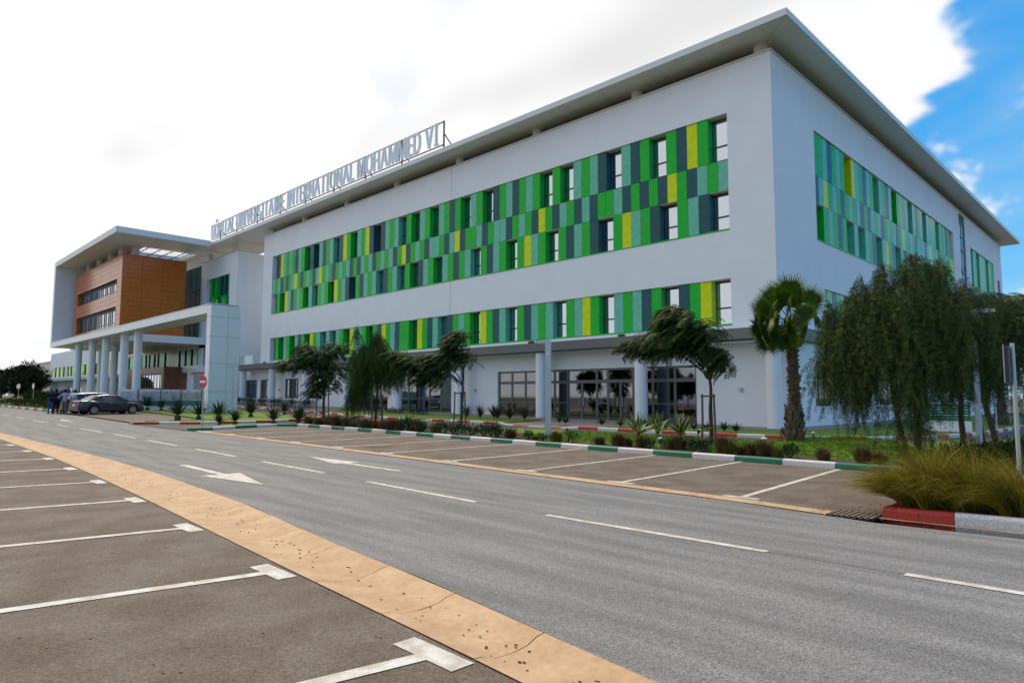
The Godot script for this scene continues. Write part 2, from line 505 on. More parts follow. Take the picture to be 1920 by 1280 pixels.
func kerb_line(label: String, pts: Array, cols: Array, first := 0, step := 1.0, drops := []) -> Node3D:   # painted stones along a polyline; the face is on its right going along, seen from above
	var root := Node3D.new()
	root.name = numbered("kerb", self); add_child(root, true)
	root.set_meta("kind", "structure"); root.set_meta("label", label)
	var k := first
	var carry := 0.0
	# resample into stones about one metre long
	var path := []
	for i in pts.size() - 1:
		var a: Vector2 = pts[i]; var b: Vector2 = pts[i + 1]
		var n := maxi(1, roundi(a.distance_to(b) / step))
		for s in n:
			path.append([a.lerp(b, float(s) / n), a.lerp(b, float(s + 1) / n)])
	for pr in path:
		var a: Vector2 = pr[0]; var b: Vector2 = pr[1]
		var mid := (a + b) * 0.5
		var h := 0.13; var h2 := 0.13
		for d in drops:
			var lo: float = d[0]; var hi: float = d[1]
			if mid.x > lo and mid.x < hi:
				h = 0.03; h2 = 0.03
				if mid.x - step < lo: h = 0.13 if a.x < b.x else 0.03; h2 = 0.03 if a.x < b.x else 0.13
				elif mid.x + step > hi: h = 0.03 if a.x < b.x else 0.13; h2 = 0.13 if a.x < b.x else 0.03
		var A := on(a.x, a.y); var B := on(b.x, b.y)
		var bx := B - A
		var bz := bx.cross(Vector3.UP).normalized()
		var col: String = cols[k % cols.size()]
		var o := obj("kerb_stone", kerb_mesh(h, h2), M[col], root, Transform3D(Basis(bx, Vector3.UP, bz), A))
		k += 1
	return root


func ground() -> void:
	var gm := MB.new()
	var xs := [-700, -400, -230, -170]
	for i in range(-115, 66, 5): xs.append(i)
	xs.append_array([110, 250, 600])
	var zs := [-900, -500, -250, -150, -100, -70, -50, -40, -34]
	for i in range(-28, -14): zs.append(i)
	zs.append_array([0, 20, 60, 200, 600])
	var grows := []
	for z in zs:
		var r := PackedVector3Array()
		for x in xs: r.append(on(x, z, -0.09))
		grows.append(r)
	gm.grid(grows, false, true)
	struct("ground", gm, M.ground_soil)
	var road := struct("road", sheet(band(ROAD_L, ROAD_R, 60, -230, -0.02, 0.02), 0.0), M.road_asphalt)
	var lot := PackedVector2Array()
	for p in band(PARK_L, [Vector2(60, 40), Vector2(-230, 40)], 60, -80, -0.004): lot.append(p)
	var park := struct("car_park", sheet(lot, 0.0), M.parking_asphalt, "brown asphalt car park in the foreground with white bay lines")
	var bay := struct("parking_bays", sheet(band(ROAD_R, [Vector2(-2.4, -14.4), Vector2(-60, -15.2)], -2.45, -29.2, -0.28), 0.004), M.parking_asphalt, "empty row of bays in front of the green and white kerb")
	var west_bay := struct("parking_bays", sheet(band(ROAD_R, [Vector2(-35, -15.6), Vector2(-66, -17.4)], -36.2, -66, -0.25), 0.004), M.parking_asphalt, "bays where the cars are parked by the forecourt")
	struct("driveway", sheet(PackedVector2Array([Vector2(-36, -9.9), Vector2(-27.8, -9.7), Vector2(-30.4, -12.2), Vector2(-31, -16.5), Vector2(-28.6, -18.4), Vector2(-24, -19.4), Vector2(-16, -20.4), Vector2(-9.5, -20.3), Vector2(-6, -22.6), Vector2(-3.8, -27.6), Vector2(14, -28.5), Vector2(14, -60), Vector2(-5.1, -60), Vector2(-5.3, -31), Vector2(-6.2, -26.1), Vector2(-7.4, -24.2), Vector2(-9.2, -23.0), Vector2(-14, -22.95), Vector2(-24, -22.6), Vector2(-32, -22.1), Vector2(-43, -23.4), Vector2(-75, -25), Vector2(-75, -21.5), Vector2(-44, -21), Vector2(-35, -19.8), Vector2(-33.8, -18), Vector2(-33.3, -16), Vector2(-33.5, -12.4), Vector2(-34.6, -10.9)]), 0.0), M.drive_asphalt)
	# planted ground
	var lawn := PackedVector2Array([Vector2(-29, -15.2), Vector2(-22.6, -15.05), Vector2(-15.4, -14.7), Vector2(-10.4, -14.45), Vector2(-4.2, -14.35), Vector2(-3.0, -14.6), Vector2(-2.5, -15.3), Vector2(-1.9, -14.3), Vector2(14, -14.3), Vector2(14, -28.6), Vector2(-3.9, -27.7), Vector2(-6.1, -22.7), Vector2(-9.5, -20.4), Vector2(-16, -20.5), Vector2(-24, -19.5), Vector2(-28.5, -18.5), Vector2(-30.8, -16.5), Vector2(-30.3, -12.4), Vector2(-27.95, -9.95), Vector2(-27.9, -10.8), Vector2(-28.6, -12), Vector2(-29.3, -14.2)])
	struct("lawn", sheet(lawn, 0.1, 3.0, 0.2), M.lawn, "mown lawn between the parking bays and the driveway")
	var bed := [Vector2(14, -14.45)]
	var back := []
	for p in [Vector2(-1.9, -14.4), Vector2(-2.6, -15.4), Vector2(-3.0, -14.72), Vector2(-4.2, -14.48), Vector2(-10.4, -14.58), Vector2(-15.4, -14.82), Vector2(-22.6, -15.18), Vector2(-28.8, -15.3)]: bed.append(p)
	bed.append_array([Vector2(-29.2, -17.4), Vector2(-24, -18.6), Vector2(-17, -17.6), Vector2(-14.6, -15.7), Vector2(-10, -15.35), Vector2(-5, -15.25), Vector2(-2.8, -16.2), Vector2(0, -17.5), Vector2(14, -18)])
	struct("planting_bed", sheet(PackedVector2Array(bed), 0.115, 3.0), M.bed_soil)
	struct("planting_bed", sheet(PackedVector2Array([Vector2(-2.55, -9.02), Vector2(3, -9.3), Vector2(14, -9.3), Vector2(14, -14.0), Vector2(-1.8, -14.0), Vector2(-2.6, -11.0)]), 0.1, 3.0, 0.2), M.bed_soil)
	struct("lawn", sheet(PackedVector2Array([Vector2(-9.3, -23.2), Vector2(-7.5, -24.4), Vector2(-6.35, -26.2), Vector2(-5.45, -31), Vector2(-5.25, -60), Vector2(-10, -60), Vector2(-10.6, -31), Vector2(-11.2, -27.4), Vector2(-17.8, -27.0), Vector2(-18.2, -23.1), Vector2(-14, -23.1)]), 0.1, 3.0, 0.2), M.lawn, "lawn strip round the building corner")
	struct("lawn", sheet(PackedVector2Array([Vector2(-23.4, -22.9), Vector2(-24.4, -26.8), Vector2(-44, -27.6), Vector2(-43.5, -23.6), Vector2(-32, -22.3)]), 0.1, 3.0, 0.2), M.lawn, "lawn strip before the ground floor windows")
	struct("lawn", sheet(PackedVector2Array([Vector2(-35.4, -10.2), Vector2(-34.7, -11.1), Vector2(-33.65, -12.5), Vector2(-33.45, -16), Vector2(-33.95, -18), Vector2(-35.1, -19.7), Vector2(-44, -20.9), Vector2(-66, -21.3), Vector2(-66, -17.2), Vector2(-52, -16.3), Vector2(-38, -14.4), Vector2(-36.4, -11.2)]), 0.1, 3.0, 0.2), M.lawn, "lawn with agaves beside the parked cars")
	struct("lawn", sheet(PackedVector2Array([Vector2(-64, -12.2), Vector2(-66, -17), Vector2(-80, -20), Vector2(-160, -26), Vector2(-160, -13.4), Vector2(-90, -12.6)]), 0.1, 3.0, 0.2), M.lawn, "planted verge beyond the people")
	struct("pavement", sheet(PackedVector2Array([Vector2(-8, -24.5), Vector2(-9.5, -60), Vector2(-14, -60), Vector2(-14, -31.5), Vector2(-110, -32), Vector2(-110, -25.1), Vector2(-75, -24.9), Vector2(-43, -23.5), Vector2(-32, -22.2), Vector2(-24, -22.7), Vector2(-9.2, -23.1)]), 0.045, 3.0, 0.1), M.paving)
	# kerbs
	kerb_line("green and white kerb of the parking bays from the sign island to the big grass clump", [Vector2(-27.9, -9.85), Vector2(-27.8, -10.8), Vector2(-28.5, -12), Vector2(-29.2, -14.2), Vector2(-28.8, -14.98), Vector2(-22.6, -14.9), Vector2(-15.4, -14.55), Vector2(-10.35, -14.3), Vector2(-4.95, -14.2), Vector2(-3.95, -14.2), Vector2(-3.0, -14.4), Vector2(-2.5, -15.1)], ["kerb_green", "kerb_white"], 0, 1.0)
	kerb_line("red and white kerb on the left of the driveway mouth", [Vector2(-36.4, -11.2), Vector2(-35.4, -9.85), Vector2(-34.6, -10.9), Vector2(-33.5, -12.4), Vector2(-33.35, -16), Vector2(-33.85, -18), Vector2(-35, -19.75), Vector2(-43, -20.9)], ["kerb_red", "kerb_white"], 0, 1.0)
	kerb_line("red and white kerb in front of the entrance with two dropped crossings", [Vector2(-70, -24.9), Vector2(-43.5, -23.45), Vector2(-32, -22.15), Vector2(-24.4, -22.55), Vector2(-18.5, -22.7), Vector2(-9.3, -22.98), Vector2(-7.4, -24.25), Vector2(-6.2, -26.15), Vector2(-5.35, -31), Vector2(-5.1, -60)], ["kerb_red", "kerb_white"], 1, 1.0, [[-23.2, -18.6], [-30.6, -28.2], [-38.5, -35.5]])
	kerb_line("red and white kerb under the big grass clump", [Vector2(-2.62, -11.5), Vector2(-2.58, -8.9), Vector2(-2.2, -8.9), Vector2(-1.86, -8.95)], ["kerb_red"], 0, 1.0)
	kerb_line("white kerb right of the red stones under the big grass clump", [Vector2(-1.86, -8.95), Vector2(-0.9, -9.06), Vector2(3.2, -9.2)], ["kerb_white"], 0, 1.0)
	kerb_line("white and green kerb end at the right edge by the leaning post", [Vector2(-2.3, -14.6), Vector2(-2.05, -14.1), Vector2(-0.9, -14.1), Vector2(6, -14.1)], ["kerb_white", "kerb_white", "kerb_green"], 0, 1.0)
	kerb_line("red, white and green kerb of the verge beyond the people", [Vector2(-130, -13.3), Vector2(-90, -12.5), Vector2(-76, -12.3), Vector2(-63.6, -12.1), Vector2(-64.6, -15)], ["kerb_white", "kerb_red", "kerb_white", "kerb_green"], 0, 2.0)
	kerb_line("green and white kerb at the back of the planting bed", [Vector2(-24, -19.45), Vector2(-28.6, -18.45), Vector2(-30.9, -16.5)], ["kerb_green", "kerb_white"], 0, 1.0)
	# drainage channels: the wide dished one on the left, the narrow one on the right
	for side in 2:
		var root := Node3D.new(); root.name = numbered("drainage_channel", self); add_child(root, true)
		root.set_meta("kind", "structure")
		root.set_meta("label", ["wide dished concrete channel between the foreground car park and the road", "narrow concrete channel between the road and the empty bays"][side])
		var A: Array = PARK_L if side == 0 else ROAD_R
		var B: Array = ROAD_L if side == 0 else ROAD_R
		var oa := 0.0; var ob := 0.0 if side == 0 else -0.3
		var x := 2.2 if side == 0 else -3.15
		while x > (-46.0 if side == 0 else -29.0):
			var ln := 1.0
			var mb := MB.new()
			var rows := []
			for e in [x - 0.005, x - ln + 0.005]:
				var za := at_x(A, e) + oa; var zb := at_x(B, e) + ob
				var r := PackedVector3Array()
				for k in 9:
					var t := k / 8.0
					var dip := 0.006 - (0.045 * pow(sin(PI * t), 0.8) if side == 0 else 0.018 * sin(PI * t))
					if k == 0 or k == 8: dip = 0.008
					if side == 0 and (k == 1 or k == 7): dip = -0.002
					r.append(on(e, lerpf(za, zb, t), dip + rng.randf_range(-0.0015, 0.0015)))
				rows.append(r)
			mb.grid(rows, false, true)
			for e in 2:
				var r: PackedVector3Array = rows[e]
				for k in 8:
					var dn := Vector3(0, -0.1, 0)
					if e == 0: mb.quad(r[k] + dn, r[k + 1] + dn, r[k + 1], r[k])
					else: mb.quad(r[k + 1] + dn, r[k] + dn, r[k], r[k + 1])
			obj("channel_block", mb, M.channel_concrete, root)
			x -= ln
		obj("joint_bed", sheet(band(A, B, 2.2 if side == 0 else -3.15, -46.0 if side == 0 else -29.0, oa - 0.005, ob), -0.052), M.mortar, root)
		if side == 0:
			obj("channel_run", sheet(band(A, B, -46, -120), 0.006), M.channel_concrete, root)
	struct("gutter_strip", flat([Vector2(-2.6, -8.86), Vector2(-1.86, -8.91), Vector2(-0.9, -9.02), Vector2(4, -9.16), Vector2(4, -9.06), Vector2(-0.9, -8.93), Vector2(-1.86, -8.83), Vector2(-2.6, -8.79)], 0.005), M.channel_concrete)
	var pb := MB.new(); pb.box(Vector3(-0.5, 0, -0.5), Vector3(0.5, 0.6, 0.5))
	var lx := []; var lc := []
	for i in 520:
		var x := -pow(rng.randf(), 1.6) * 16.0 + 0.5
		var dark := i % 3 != 0
		var z := lerpf(at_x(PARK_L, x), at_x(ROAD_L, x), rng.randf_range(0.1, 0.9)); var y := -0.034
		if i % 4 == 0: x = -2.9 + rng.randfn() * 0.5; z = -9.3 + rng.randfn() * 0.35; y = 0.006
		elif i % 7 == 0: x = rng.randf_range(-8, 0); z = rng.randf_range(-2.4, -0.6); y = 0.001
		lx.append(Transform3D(Basis(Vector3.UP, rng.randf() * TAU).scaled(Vector3(rng.randf_range(0.008, 0.022), 0.008, rng.randf_range(0.006, 0.014))), on(x, z, y)))
		lc.append(Color(0.05, 0.035, 0.025) if dark and y < 0 else Color(0.34, 0.22, 0.1) * rng.randf_range(0.5, 1.1))
	tag(multi("litter", pb.mesh(), vcol("litter_mix", 0.9), self, lx, lc), "small stones and dry leaf bits lying in the dished channel and by the drain grate", "litter", "", "stuff")
	# painted markings
	var runs := [[-0.1, -1.65], [-2.78, -5.5], [-6.83, -9.75], [-11.35, -14.3], [-15.85, -18.7], [-20.3, -23.2], [-24.6, -27.4], [-29.1, -32.7], [-34.7, -37.3], [-40.4, -44], [-47, -50], [-53.5, -57], [-60, -63.5], [-67, -70.5], [-74, -77.5], [2.6, 0.9]]
	for r in runs:
		var p := []
		for s in [[-0.05, false], [0.05, true]]:
			var l := []
			for k in 4:
				var xx := lerpf(r[0], r[1], k / 3.0)
				l.append(Vector2(xx, at_x(CENTRE, xx) + s[0]))
			if s[1]: l.reverse()
			p.append_array(l)
		obj("centre_dash", flat(p, 0.005), M.white_line_paint, road)
	obj("seam_line", sheet(band(CENTRE, CENTRE, 2, -40, -0.006, 0.006), 0.0025), M.road_asphalt, road)
	obj("direction_arrow", flat([Vector2(-14.68, -5.04), Vector2(-12.45, -4.96), Vector2(-12.52, -4.66), Vector2(-10.55, -4.93), Vector2(-12.45, -5.36), Vector2(-12.45, -5.1), Vector2(-14.66, -5.2)], 0.005), M.white_line_paint, road)
	obj("direction_arrow", flat([Vector2(-14.75, -7.96), Vector2(-12.75, -7.5), Vector2(-12.7, -7.68), Vector2(-10.68, -7.62), Vector2(-10.68, -7.75), Vector2(-12.68, -7.82), Vector2(-12.6, -8.04)], 0.005), M.white_line_paint, road)
	obj("direction_arrow", flat([Vector2(-44.4, -8.9), Vector2(-42.5, -8.4), Vector2(-42.5, -8.55), Vector2(-40.4, -8.55), Vector2(-40.4, -8.68), Vector2(-42.5, -8.7), Vector2(-42.5, -8.95)], 0.005), M.white_line_paint, road)
	var tl := [-0.62, -3.03, -5.32, -7.71, -10.25, -12.8, -15.43, -18.1, -20.8, -23.5, -26.3, -29.1]
	for i in tl.size():
		var x: float = tl[i]
		var z := at_x(PARK_L, x)
		obj("bay_line_head", flat([Vector2(x - 0.27, z + 0.04), Vector2(x + 0.27, z + 0.05), Vector2(x + 0.27, z + 0.21), Vector2(x - 0.27, z + 0.2)], 0.005), M.white_line_paint, park)
		var dx := -0.19
		obj("bay_line", flat([Vector2(x - 0.055, z + 0.205), Vector2(x + 0.055, z + 0.205), Vector2(x + 0.055 + dx * 4.6, z + 5.0), Vector2(x - 0.055 + dx * 4.6, z + 5.0)], 0.005), M.white_line_paint, park)
	var tr := [[-4.51, -4.86], [-6.7, -6.95], [-9.0, -9.2], [-11.5, -11.7], [-14.2, -14.3], [-16.75, -16.9], [-19.4, -19.5], [-22.0, -22.1], [-24.6, -24.6], [-26.9, -26.9]]
	for r in tr:
		var z := at_x(ROAD_R, r[0]) - 0.3
		obj("bay_line_head", flat([Vector2(r[0] - 0.27, z - 0.15), Vector2(r[0] + 0.27, z - 0.14), Vector2(r[0] + 0.27, z - 0.02), Vector2(r[0] - 0.27, z - 0.03)], 0.0085), M.white_line_paint, bay)
		var zk := -14.12 - (absf(r[1]) - 4.0) * 0.035
		obj("bay_line", flat([Vector2(r[0] - 0.05, z - 0.155), Vector2(r[0] + 0.05, z - 0.155), Vector2(r[1] + 0.05, zk), Vector2(r[1] - 0.05, zk)], 0.0085), M.white_line_paint, bay)
	for x in [-38.6, -41.0, -43.4, -45.8, -48.2, -50.6, -55.4]:
		var z := at_x(ROAD_R, x) - 0.3
		obj("bay_line", flat([Vector2(x - 0.05, z), Vector2(x + 0.05, z), Vector2(x + 0.05, z - 4.4), Vector2(x - 0.05, z - 4.4)], 0.0085), M.white_line_paint, west_bay)
	for p in [[Vector2(-17.4, -12.3), 0.34], [Vector2(-16.3, -11.0), 0.36]]:
		var mh := thing("manhole_cover", ["rusty manhole cover further from the channel in the empty bays", "rusty manhole cover cut by a white bay line"][0 if p[0].x < -17 else 1], "manhole cover", on(p[0].x, p[0].y), 0, "manhole covers in the bays")
		var a := MB.new(); a.disc(Vector3(0, 0.016, 0), Vector3.UP, 0, p[1] - 0.05, 28)
		obj("lid", a, M.rust_iron, mh)
		var b := MB.new(); b.disc(Vector3(0, 0.013, 0), Vector3.UP, p[1] - 0.035, p[1], 28)
		obj("ring", b, M.rust_iron, mh)
	# drain grate at the end of the right channel
	var gr := thing("drain_grate", "cast iron drain grate at the road edge beside the grass clump", "drain grate", on(-2.86, -8.78))
	var pit := MB.new(); pit.box(Vector3(-0.25, -0.02, -0.22), Vector3(0.25, 0.0085, 0.22)); obj("pit", pit, M.void, gr)
	for i in 8:
		var b := MB.new(); var x := -0.238 + i * 0.068
		b.box(Vector3(x - 0.012, 0.009, -0.22), Vector3(x + 0.012, 0.028, 0.22)); obj("bar", b, M.black_iron, gr)
	for i in 5:
		var b := MB.new(); var z := -0.208 + i * 0.104
		b.box(Vector3(-0.25, 0.009, z - 0.012), Vector3(0.25, 0.026, z + 0.012)); obj("cross_bar", b, M.rust_iron, gr)


# ---------------------------------------------------------------- hospital, main block
const XR := -12.47      # right facade
const ZF := -29.41      # front facade
const XL := -64.5       # left end of the main block
const WT := 17.42       # wall top
const RB := 18.02       # roof underside
const RE := -28.06      # roof front edge
const RR := -11.13      # roof right edge


func wall_holes(mb: MB, org: Vector3, nrm: Vector3, u0: float, u1: float, v0: float, v1: float, holes: Array, depth: float) -> void:
	var u := Vector3.UP.cross(nrm)
	var us := [u0, u1]; var vs := [v0, v1]
	for h in holes:
		us.append_array([clampf(h[0], u0, u1), clampf(h[1], u0, u1)]); vs.append_array([clampf(h[2], v0, v1), clampf(h[3], v0, v1)])
	us.sort(); vs.sort()
	for i in us.size() - 1:
		if us[i + 1] - us[i] < 1e-4: continue
		for j in vs.size() - 1:
			if vs[j + 1] - vs[j] < 1e-4: continue
			var cu: float = (us[i] + us[i + 1]) * 0.5; var cv: float = (vs[j] + vs[j + 1]) * 0.5
			var open := false
			for h in holes:
				if cu > h[0] and cu < h[1] and cv > h[2] and cv < h[3]: open = true
			if not open:
				mb.quad(org + u * us[i] + Vector3.UP * vs[j], org + u * us[i + 1] + Vector3.UP * vs[j], org + u * us[i + 1] + Vector3.UP * vs[j + 1], org + u * us[i] + Vector3.UP * vs[j + 1])
	var d := nrm * -depth
	for h in holes:
		var a: Vector3 = org + u * h[0] + Vector3.UP * h[2]; var b: Vector3 = org + u * h[1] + Vector3.UP * h[2]
		var c: Vector3 = org + u * h[1] + Vector3.UP * h[3]; var e: Vector3 = org + u * h[0] + Vector3.UP * h[3]
		if depth <= 0.0: continue
		mb.quad(a, b, b + d, a + d); mb.quad(c, e, e + d, c + d)
		mb.quad(e, a, a + d, e + d); mb.quad(b, c, c + d, b + d)


func frame_of(org: Vector3, nrm: Vector3, u: float, v: float, back: float) -> Transform3D:   # local x along the wall, y up, z out of it
	var ux := Vector3.UP.cross(nrm)
	return Transform3D(Basis(ux, Vector3.UP, nrm), org + ux * u + Vector3.UP * v - nrm * back)


func window_mesh(w: float, h: float, rail: float, mull := 0) -> ArrayMesh:
	var key := "win%.2f_%.2f_%.2f_%d" % [w, h, rail, mull]
	if not cache.has(key):
		var m := MB.new(); var f := 0.07
		m.box(Vector3(0, 0, -0.05), Vector3(f, h, 0.03)); m.box(Vector3(w - f, 0, -0.05), Vector3(w, h, 0.03))
		m.box(Vector3(f, 0, -0.05), Vector3(w - f, f, 0.03)); m.box(Vector3(f, h - f * 1.6, -0.05), Vector3(w - f, h, 0.03))
		if rail > 0: m.box(Vector3(f, rail, -0.05), Vector3(w - f, rail + 0.075, 0.035))
		for k in mull:
			var x := w * (k + 1) / (mull + 1)
			m.box(Vector3(x - 0.035, f, -0.05), Vector3(x + 0.035, h - f * 1.6, 0.028))
		cache[key] = m.mesh()
	return cache[key]


func window(parent: Node, t: Transform3D, w: float, h: float, rail: float, glass: Material, frame: Material, mull := 0, called := "window") -> MeshInstance3D:
	var o := obj(called, window_mesh(w, h, rail, mull), frame, parent, t)
	var f := 0.06
	if rail > 0:
		boxpart("pane", Vector3(f, rail + 0.07, -0.02), Vector3(w - f, h - 0.1, 0.0), glass, o)
		boxpart("pane", Vector3(f, f, -0.02), Vector3(w - f, rail + 0.005, 0.0), glass, o)
	else:
		boxpart("pane", Vector3(f, f, -0.02), Vector3(w - f, h - 0.1, 0.0), glass, o)
	return o


# one row of coloured panels (G M D Y) and recessed windows (W); u runs to the right as seen from outside
func panel_row(parent: Node, org: Vector3, nrm: Vector3, ua: float, ub: float, pattern: String, v0: float, v1: float, sill: bool, rest: MB, keep := 999) -> Array:
	var total := 0.0
	for ch in pattern: total += 1.06 if ch == "W" else 0.6
	var k := (ub - ua) / total
	var u := ua
	var holes := []
	var frm := frame_of(org, nrm, 0, 0, 0)
	for i in pattern.length():
		var ch := pattern[i]
		var w := (1.06 if ch == "W" else 0.6) * k
		if ch == "W":
			holes.append([u, u + w, v0, v1])
			var t := frame_of(org, nrm, u, v0, 0.5)
			var o := window(parent, t, w, v1 - v0, (v1 - v0) * 0.37, M.mirror_glass, M.aluminium_dark)
			for sd in [[-1, 0.004, 0.024], [1, w - 0.024, w - 0.004]]:
				var nb: String = pattern[i + sd[0]] if i + sd[0] >= 0 and i + sd[0] < pattern.length() else "X"
				var rm: Material = M.panel_white if nb == "X" else (M.aluminium_dark if nb == "W" else M["panel_" + nb])
				boxpart("reveal", Vector3(sd[1], 0.03, 0.03), Vector3(sd[2], v1 - v0 - 0.03, 0.42), rm, o)
			boxpart("head", Vector3(0.004, v1 - v0 - 0.03, 0.03), Vector3(w - 0.004, v1 - v0 - 0.004, 0.41), M.coping, o)
			boxpart("sill", Vector3(0.004, 0.004, 0.03), Vector3(w - 0.004, 0.03, 0.43), M.panel_G if sill else M.aluminium_dark, o)
		else:
			var lo := Vector3(u + 0.008, v0 + 0.008, -0.11); var hi := Vector3(u + w - 0.008, v1 - 0.008, -0.07 + rng.randf_range(-0.004, 0.004))
			if i < keep:
				obj("cladding_panel", unit_box(), M["panel_" + ch], parent, frm * Transform3D(Basis.from_scale(hi - lo), lo))
			else:
				rest.tint = M["panel_" + ch].albedo_color.srgb_to_linear()
				rest.box(lo, hi, frm)
		u += w
	return holes


func hospital() -> void:
	var b := thing("hospital_building", "long white hospital block with striped green and yellow window bands and a projecting flat roof", "building")
	var FO := Vector3(0, 0, ZF); var FN := Vector3(0, 0, 1)
	var RO := Vector3(XR, 0, 0); var RN := Vector3(1, 0, 0)
	var left := -62.55; var right := -14.66
	# walls with the openings of the window bands
	var w := MB.new()
	var hi_band := [left, right, 9.37, 15.11]; var lo_band := [left, right, 4.81, 7.04]
	wall_holes(w, FO, FN, XL, XR, 4.62, WT, [hi_band, lo_band], 0.12)
	var r_hi := [34.45, 64.5, 9.37, 15.11]; var r_lo := [35.2, 64.5, 4.81, 6.95]
	var r2 := [71.1, 81.7, 9.37, 14.95]
	var slot := [66.95, 69.2, 4.62, 17.3]
	wall_holes(w, RO, RN, 29.41, 86.1, 4.62, WT, [r_hi, r_lo, r2, [71.1, 81.7, 4.81, 6.95], slot, [83.6, 84.8, 9.4, 13.6]], 0.12)
	wall_holes(w, Vector3(XL, 0, 0), Vector3(-1, 0, 0), -44, -29.41, 4.62, WT, [], 0.0)
	wall_holes(w, Vector3(0, 0, -86.1), Vector3(0, 0, -1), 12.47, 64.5, 0.0, WT, [], 0.0)
	w.quad(Vector3(XL, 4.62, ZF), Vector3(XL, 4.62, ZF - 0.9), Vector3(XR, 4.62, ZF - 0.9), Vector3(XR, 4.62, ZF))
	obj("wall", w, M.white_render, b)
	for z in [[7.06, 9.35], [15.13, WT - 0.02]]:
		boxpart("movement_joint", Vector3(-35.31, z[0], ZF - 0.01), Vector3(-35.23, z[1], ZF + 0.008), M.coping, b)
	# dark cores behind the openings
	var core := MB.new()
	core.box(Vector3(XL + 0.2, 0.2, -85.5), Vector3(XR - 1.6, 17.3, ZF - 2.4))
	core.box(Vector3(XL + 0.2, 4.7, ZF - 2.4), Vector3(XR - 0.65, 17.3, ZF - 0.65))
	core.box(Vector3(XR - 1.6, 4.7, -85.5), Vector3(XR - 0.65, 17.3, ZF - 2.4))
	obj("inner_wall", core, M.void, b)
	var cap := MB.new()
	cap.box(Vector3(XL - 0.04, WT, ZF - 0.4), Vector3(XR + 0.05, WT + 0.1, ZF + 0.05))
	cap.box(Vector3(XR - 0.4, WT, -86.1), Vector3(XR + 0.05, WT + 0.1, ZF - 0.4))
	obj("coping", cap, M.coping, b)
	# coloured bands; patterns read from left to right
	var rest := MB.new()
	var top := "WDYMGMGDMGWDWMDGMWDYGWMGYDWDMGMWGWMGWMGDGWMGWDGMDGMGWGWMGMDWMDGWGDYGW"
	var mid := "MGMDGDGMYGDGMGDMYGMGDGMGMDGDMGMDGMGMDGYDGMGDMMGDMYDGGMDGMMDGMGDYGDMGDMDGGMDGDGDYGDMGM"
	var bot := "WGWYMDGMGWMWGMGWYGMDWGDMGMWDGMWGWDMGWMGDGMWGDMGWGYMGWGDMGDWGYMGDWGMDW"
	var low := "WGWMGWMDGWYGMWMWMGWYMMGWGDYGMDGGWYGDMWDGMGWYGDMWGDMGMWGMYGWMGMDGWDGYW"
	var backs := MB.new()
	var h1 := panel_row(b, FO, FN, left, right, top, 12.83, 15.11, false, rest)
	panel_row(b, FO, FN, left, right, mid, 11.36, 12.83, false, rest)
	var h2 := panel_row(b, FO, FN, left, right, bot, 9.43, 11.36, true, rest)
	var h3 := panel_row(b, FO, FN, left, right, low, 4.87, 7.04, true, rest)
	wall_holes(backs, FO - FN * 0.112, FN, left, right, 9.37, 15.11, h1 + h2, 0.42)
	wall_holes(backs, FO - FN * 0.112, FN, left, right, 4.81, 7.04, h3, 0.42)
	var rtop := "GGMDGMGWYMGDMGWMGDMWGMGMWMDGMWMGMGWMGMDGW"
	var rmid := "DMYGMGDGMGMDGDMGMDGMGMDGYMGMGDMGMDMYMGMDGMGMGMY"
	var rbot := "WGMGDGWMWMGDWMYGDWMDGWDMGMWGMDGWMGMGW"
	var rlow := "GMDGMWGYMGDWMGDMWGMDGYWMGDMWGDMGWMDGMWGMDGW"
	var r2t := "WMGWMMMGWMGG"; var r2b := "GMDGMGYMGDGMGMG"
	var h4 := panel_row(b, RO, RN, 34.45, 64.5, rtop, 12.83, 15.11, false, rest, 34)
	panel_row(b, RO, RN, 34.45, 64.5, rmid, 11.36, 12.83, false, rest, 38)
	var h5 := panel_row(b, RO, RN, 34.45, 64.5, rbot, 9.43, 11.36, true, rest, 18)
	var h6 := panel_row(b, RO, RN, 35.2, 64.5, rlow, 4.87, 6.95, true, rest, 5)
	var h7 := panel_row(b, RO, RN, 71.1, 81.7, r2t, 11.6, 14.95, false, rest, 0)
	panel_row(b, RO, RN, 71.1, 81.7, r2b, 9.43, 11.6, true, rest, 0)
	panel_row(b, RO, RN, 71.1, 81.7, r2b, 4.87, 6.95, true, rest, 0)
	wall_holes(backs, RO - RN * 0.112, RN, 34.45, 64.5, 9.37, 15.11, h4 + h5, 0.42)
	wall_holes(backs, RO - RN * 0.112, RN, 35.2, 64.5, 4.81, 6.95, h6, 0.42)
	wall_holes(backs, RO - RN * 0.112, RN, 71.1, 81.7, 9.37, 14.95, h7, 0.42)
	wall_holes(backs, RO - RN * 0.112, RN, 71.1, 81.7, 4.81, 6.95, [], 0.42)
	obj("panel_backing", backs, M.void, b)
	var pr := vcol("panel_mix", 0.3)
	var rm := obj("cladding_panel_run", rest.mesh(null, true), pr, b); rm.set_meta("kind", "stuff")
	# green lips under the bands
	var lip := MB.new()
	lip.box(Vector3(left, 4.815, ZF - 0.11), Vector3(right, 4.862, ZF + 0.03)); lip.box(Vector3(left, 9.375, ZF - 0.11), Vector3(right, 9.422, ZF + 0.03))
	lip.box(Vector3(XR - 0.11, 9.375, -64.5), Vector3(XR + 0.03, 9.422, -34.45)); lip.box(Vector3(XR - 0.11, 4.815, -64.5), Vector3(XR + 0.03, 4.862, -35.2))
	obj("band_sill", lip, M.panel_G, b)
	# glazed slot in the right facade with an opened sash
	for k in 4:
		window(b, frame_of(RO, RN, 67.0, 4.7 + k * 3.15, 0.11), 2.15, 3.1, 1.2, M.teal_glass, M.aluminium_dark, 1, "stair_window")
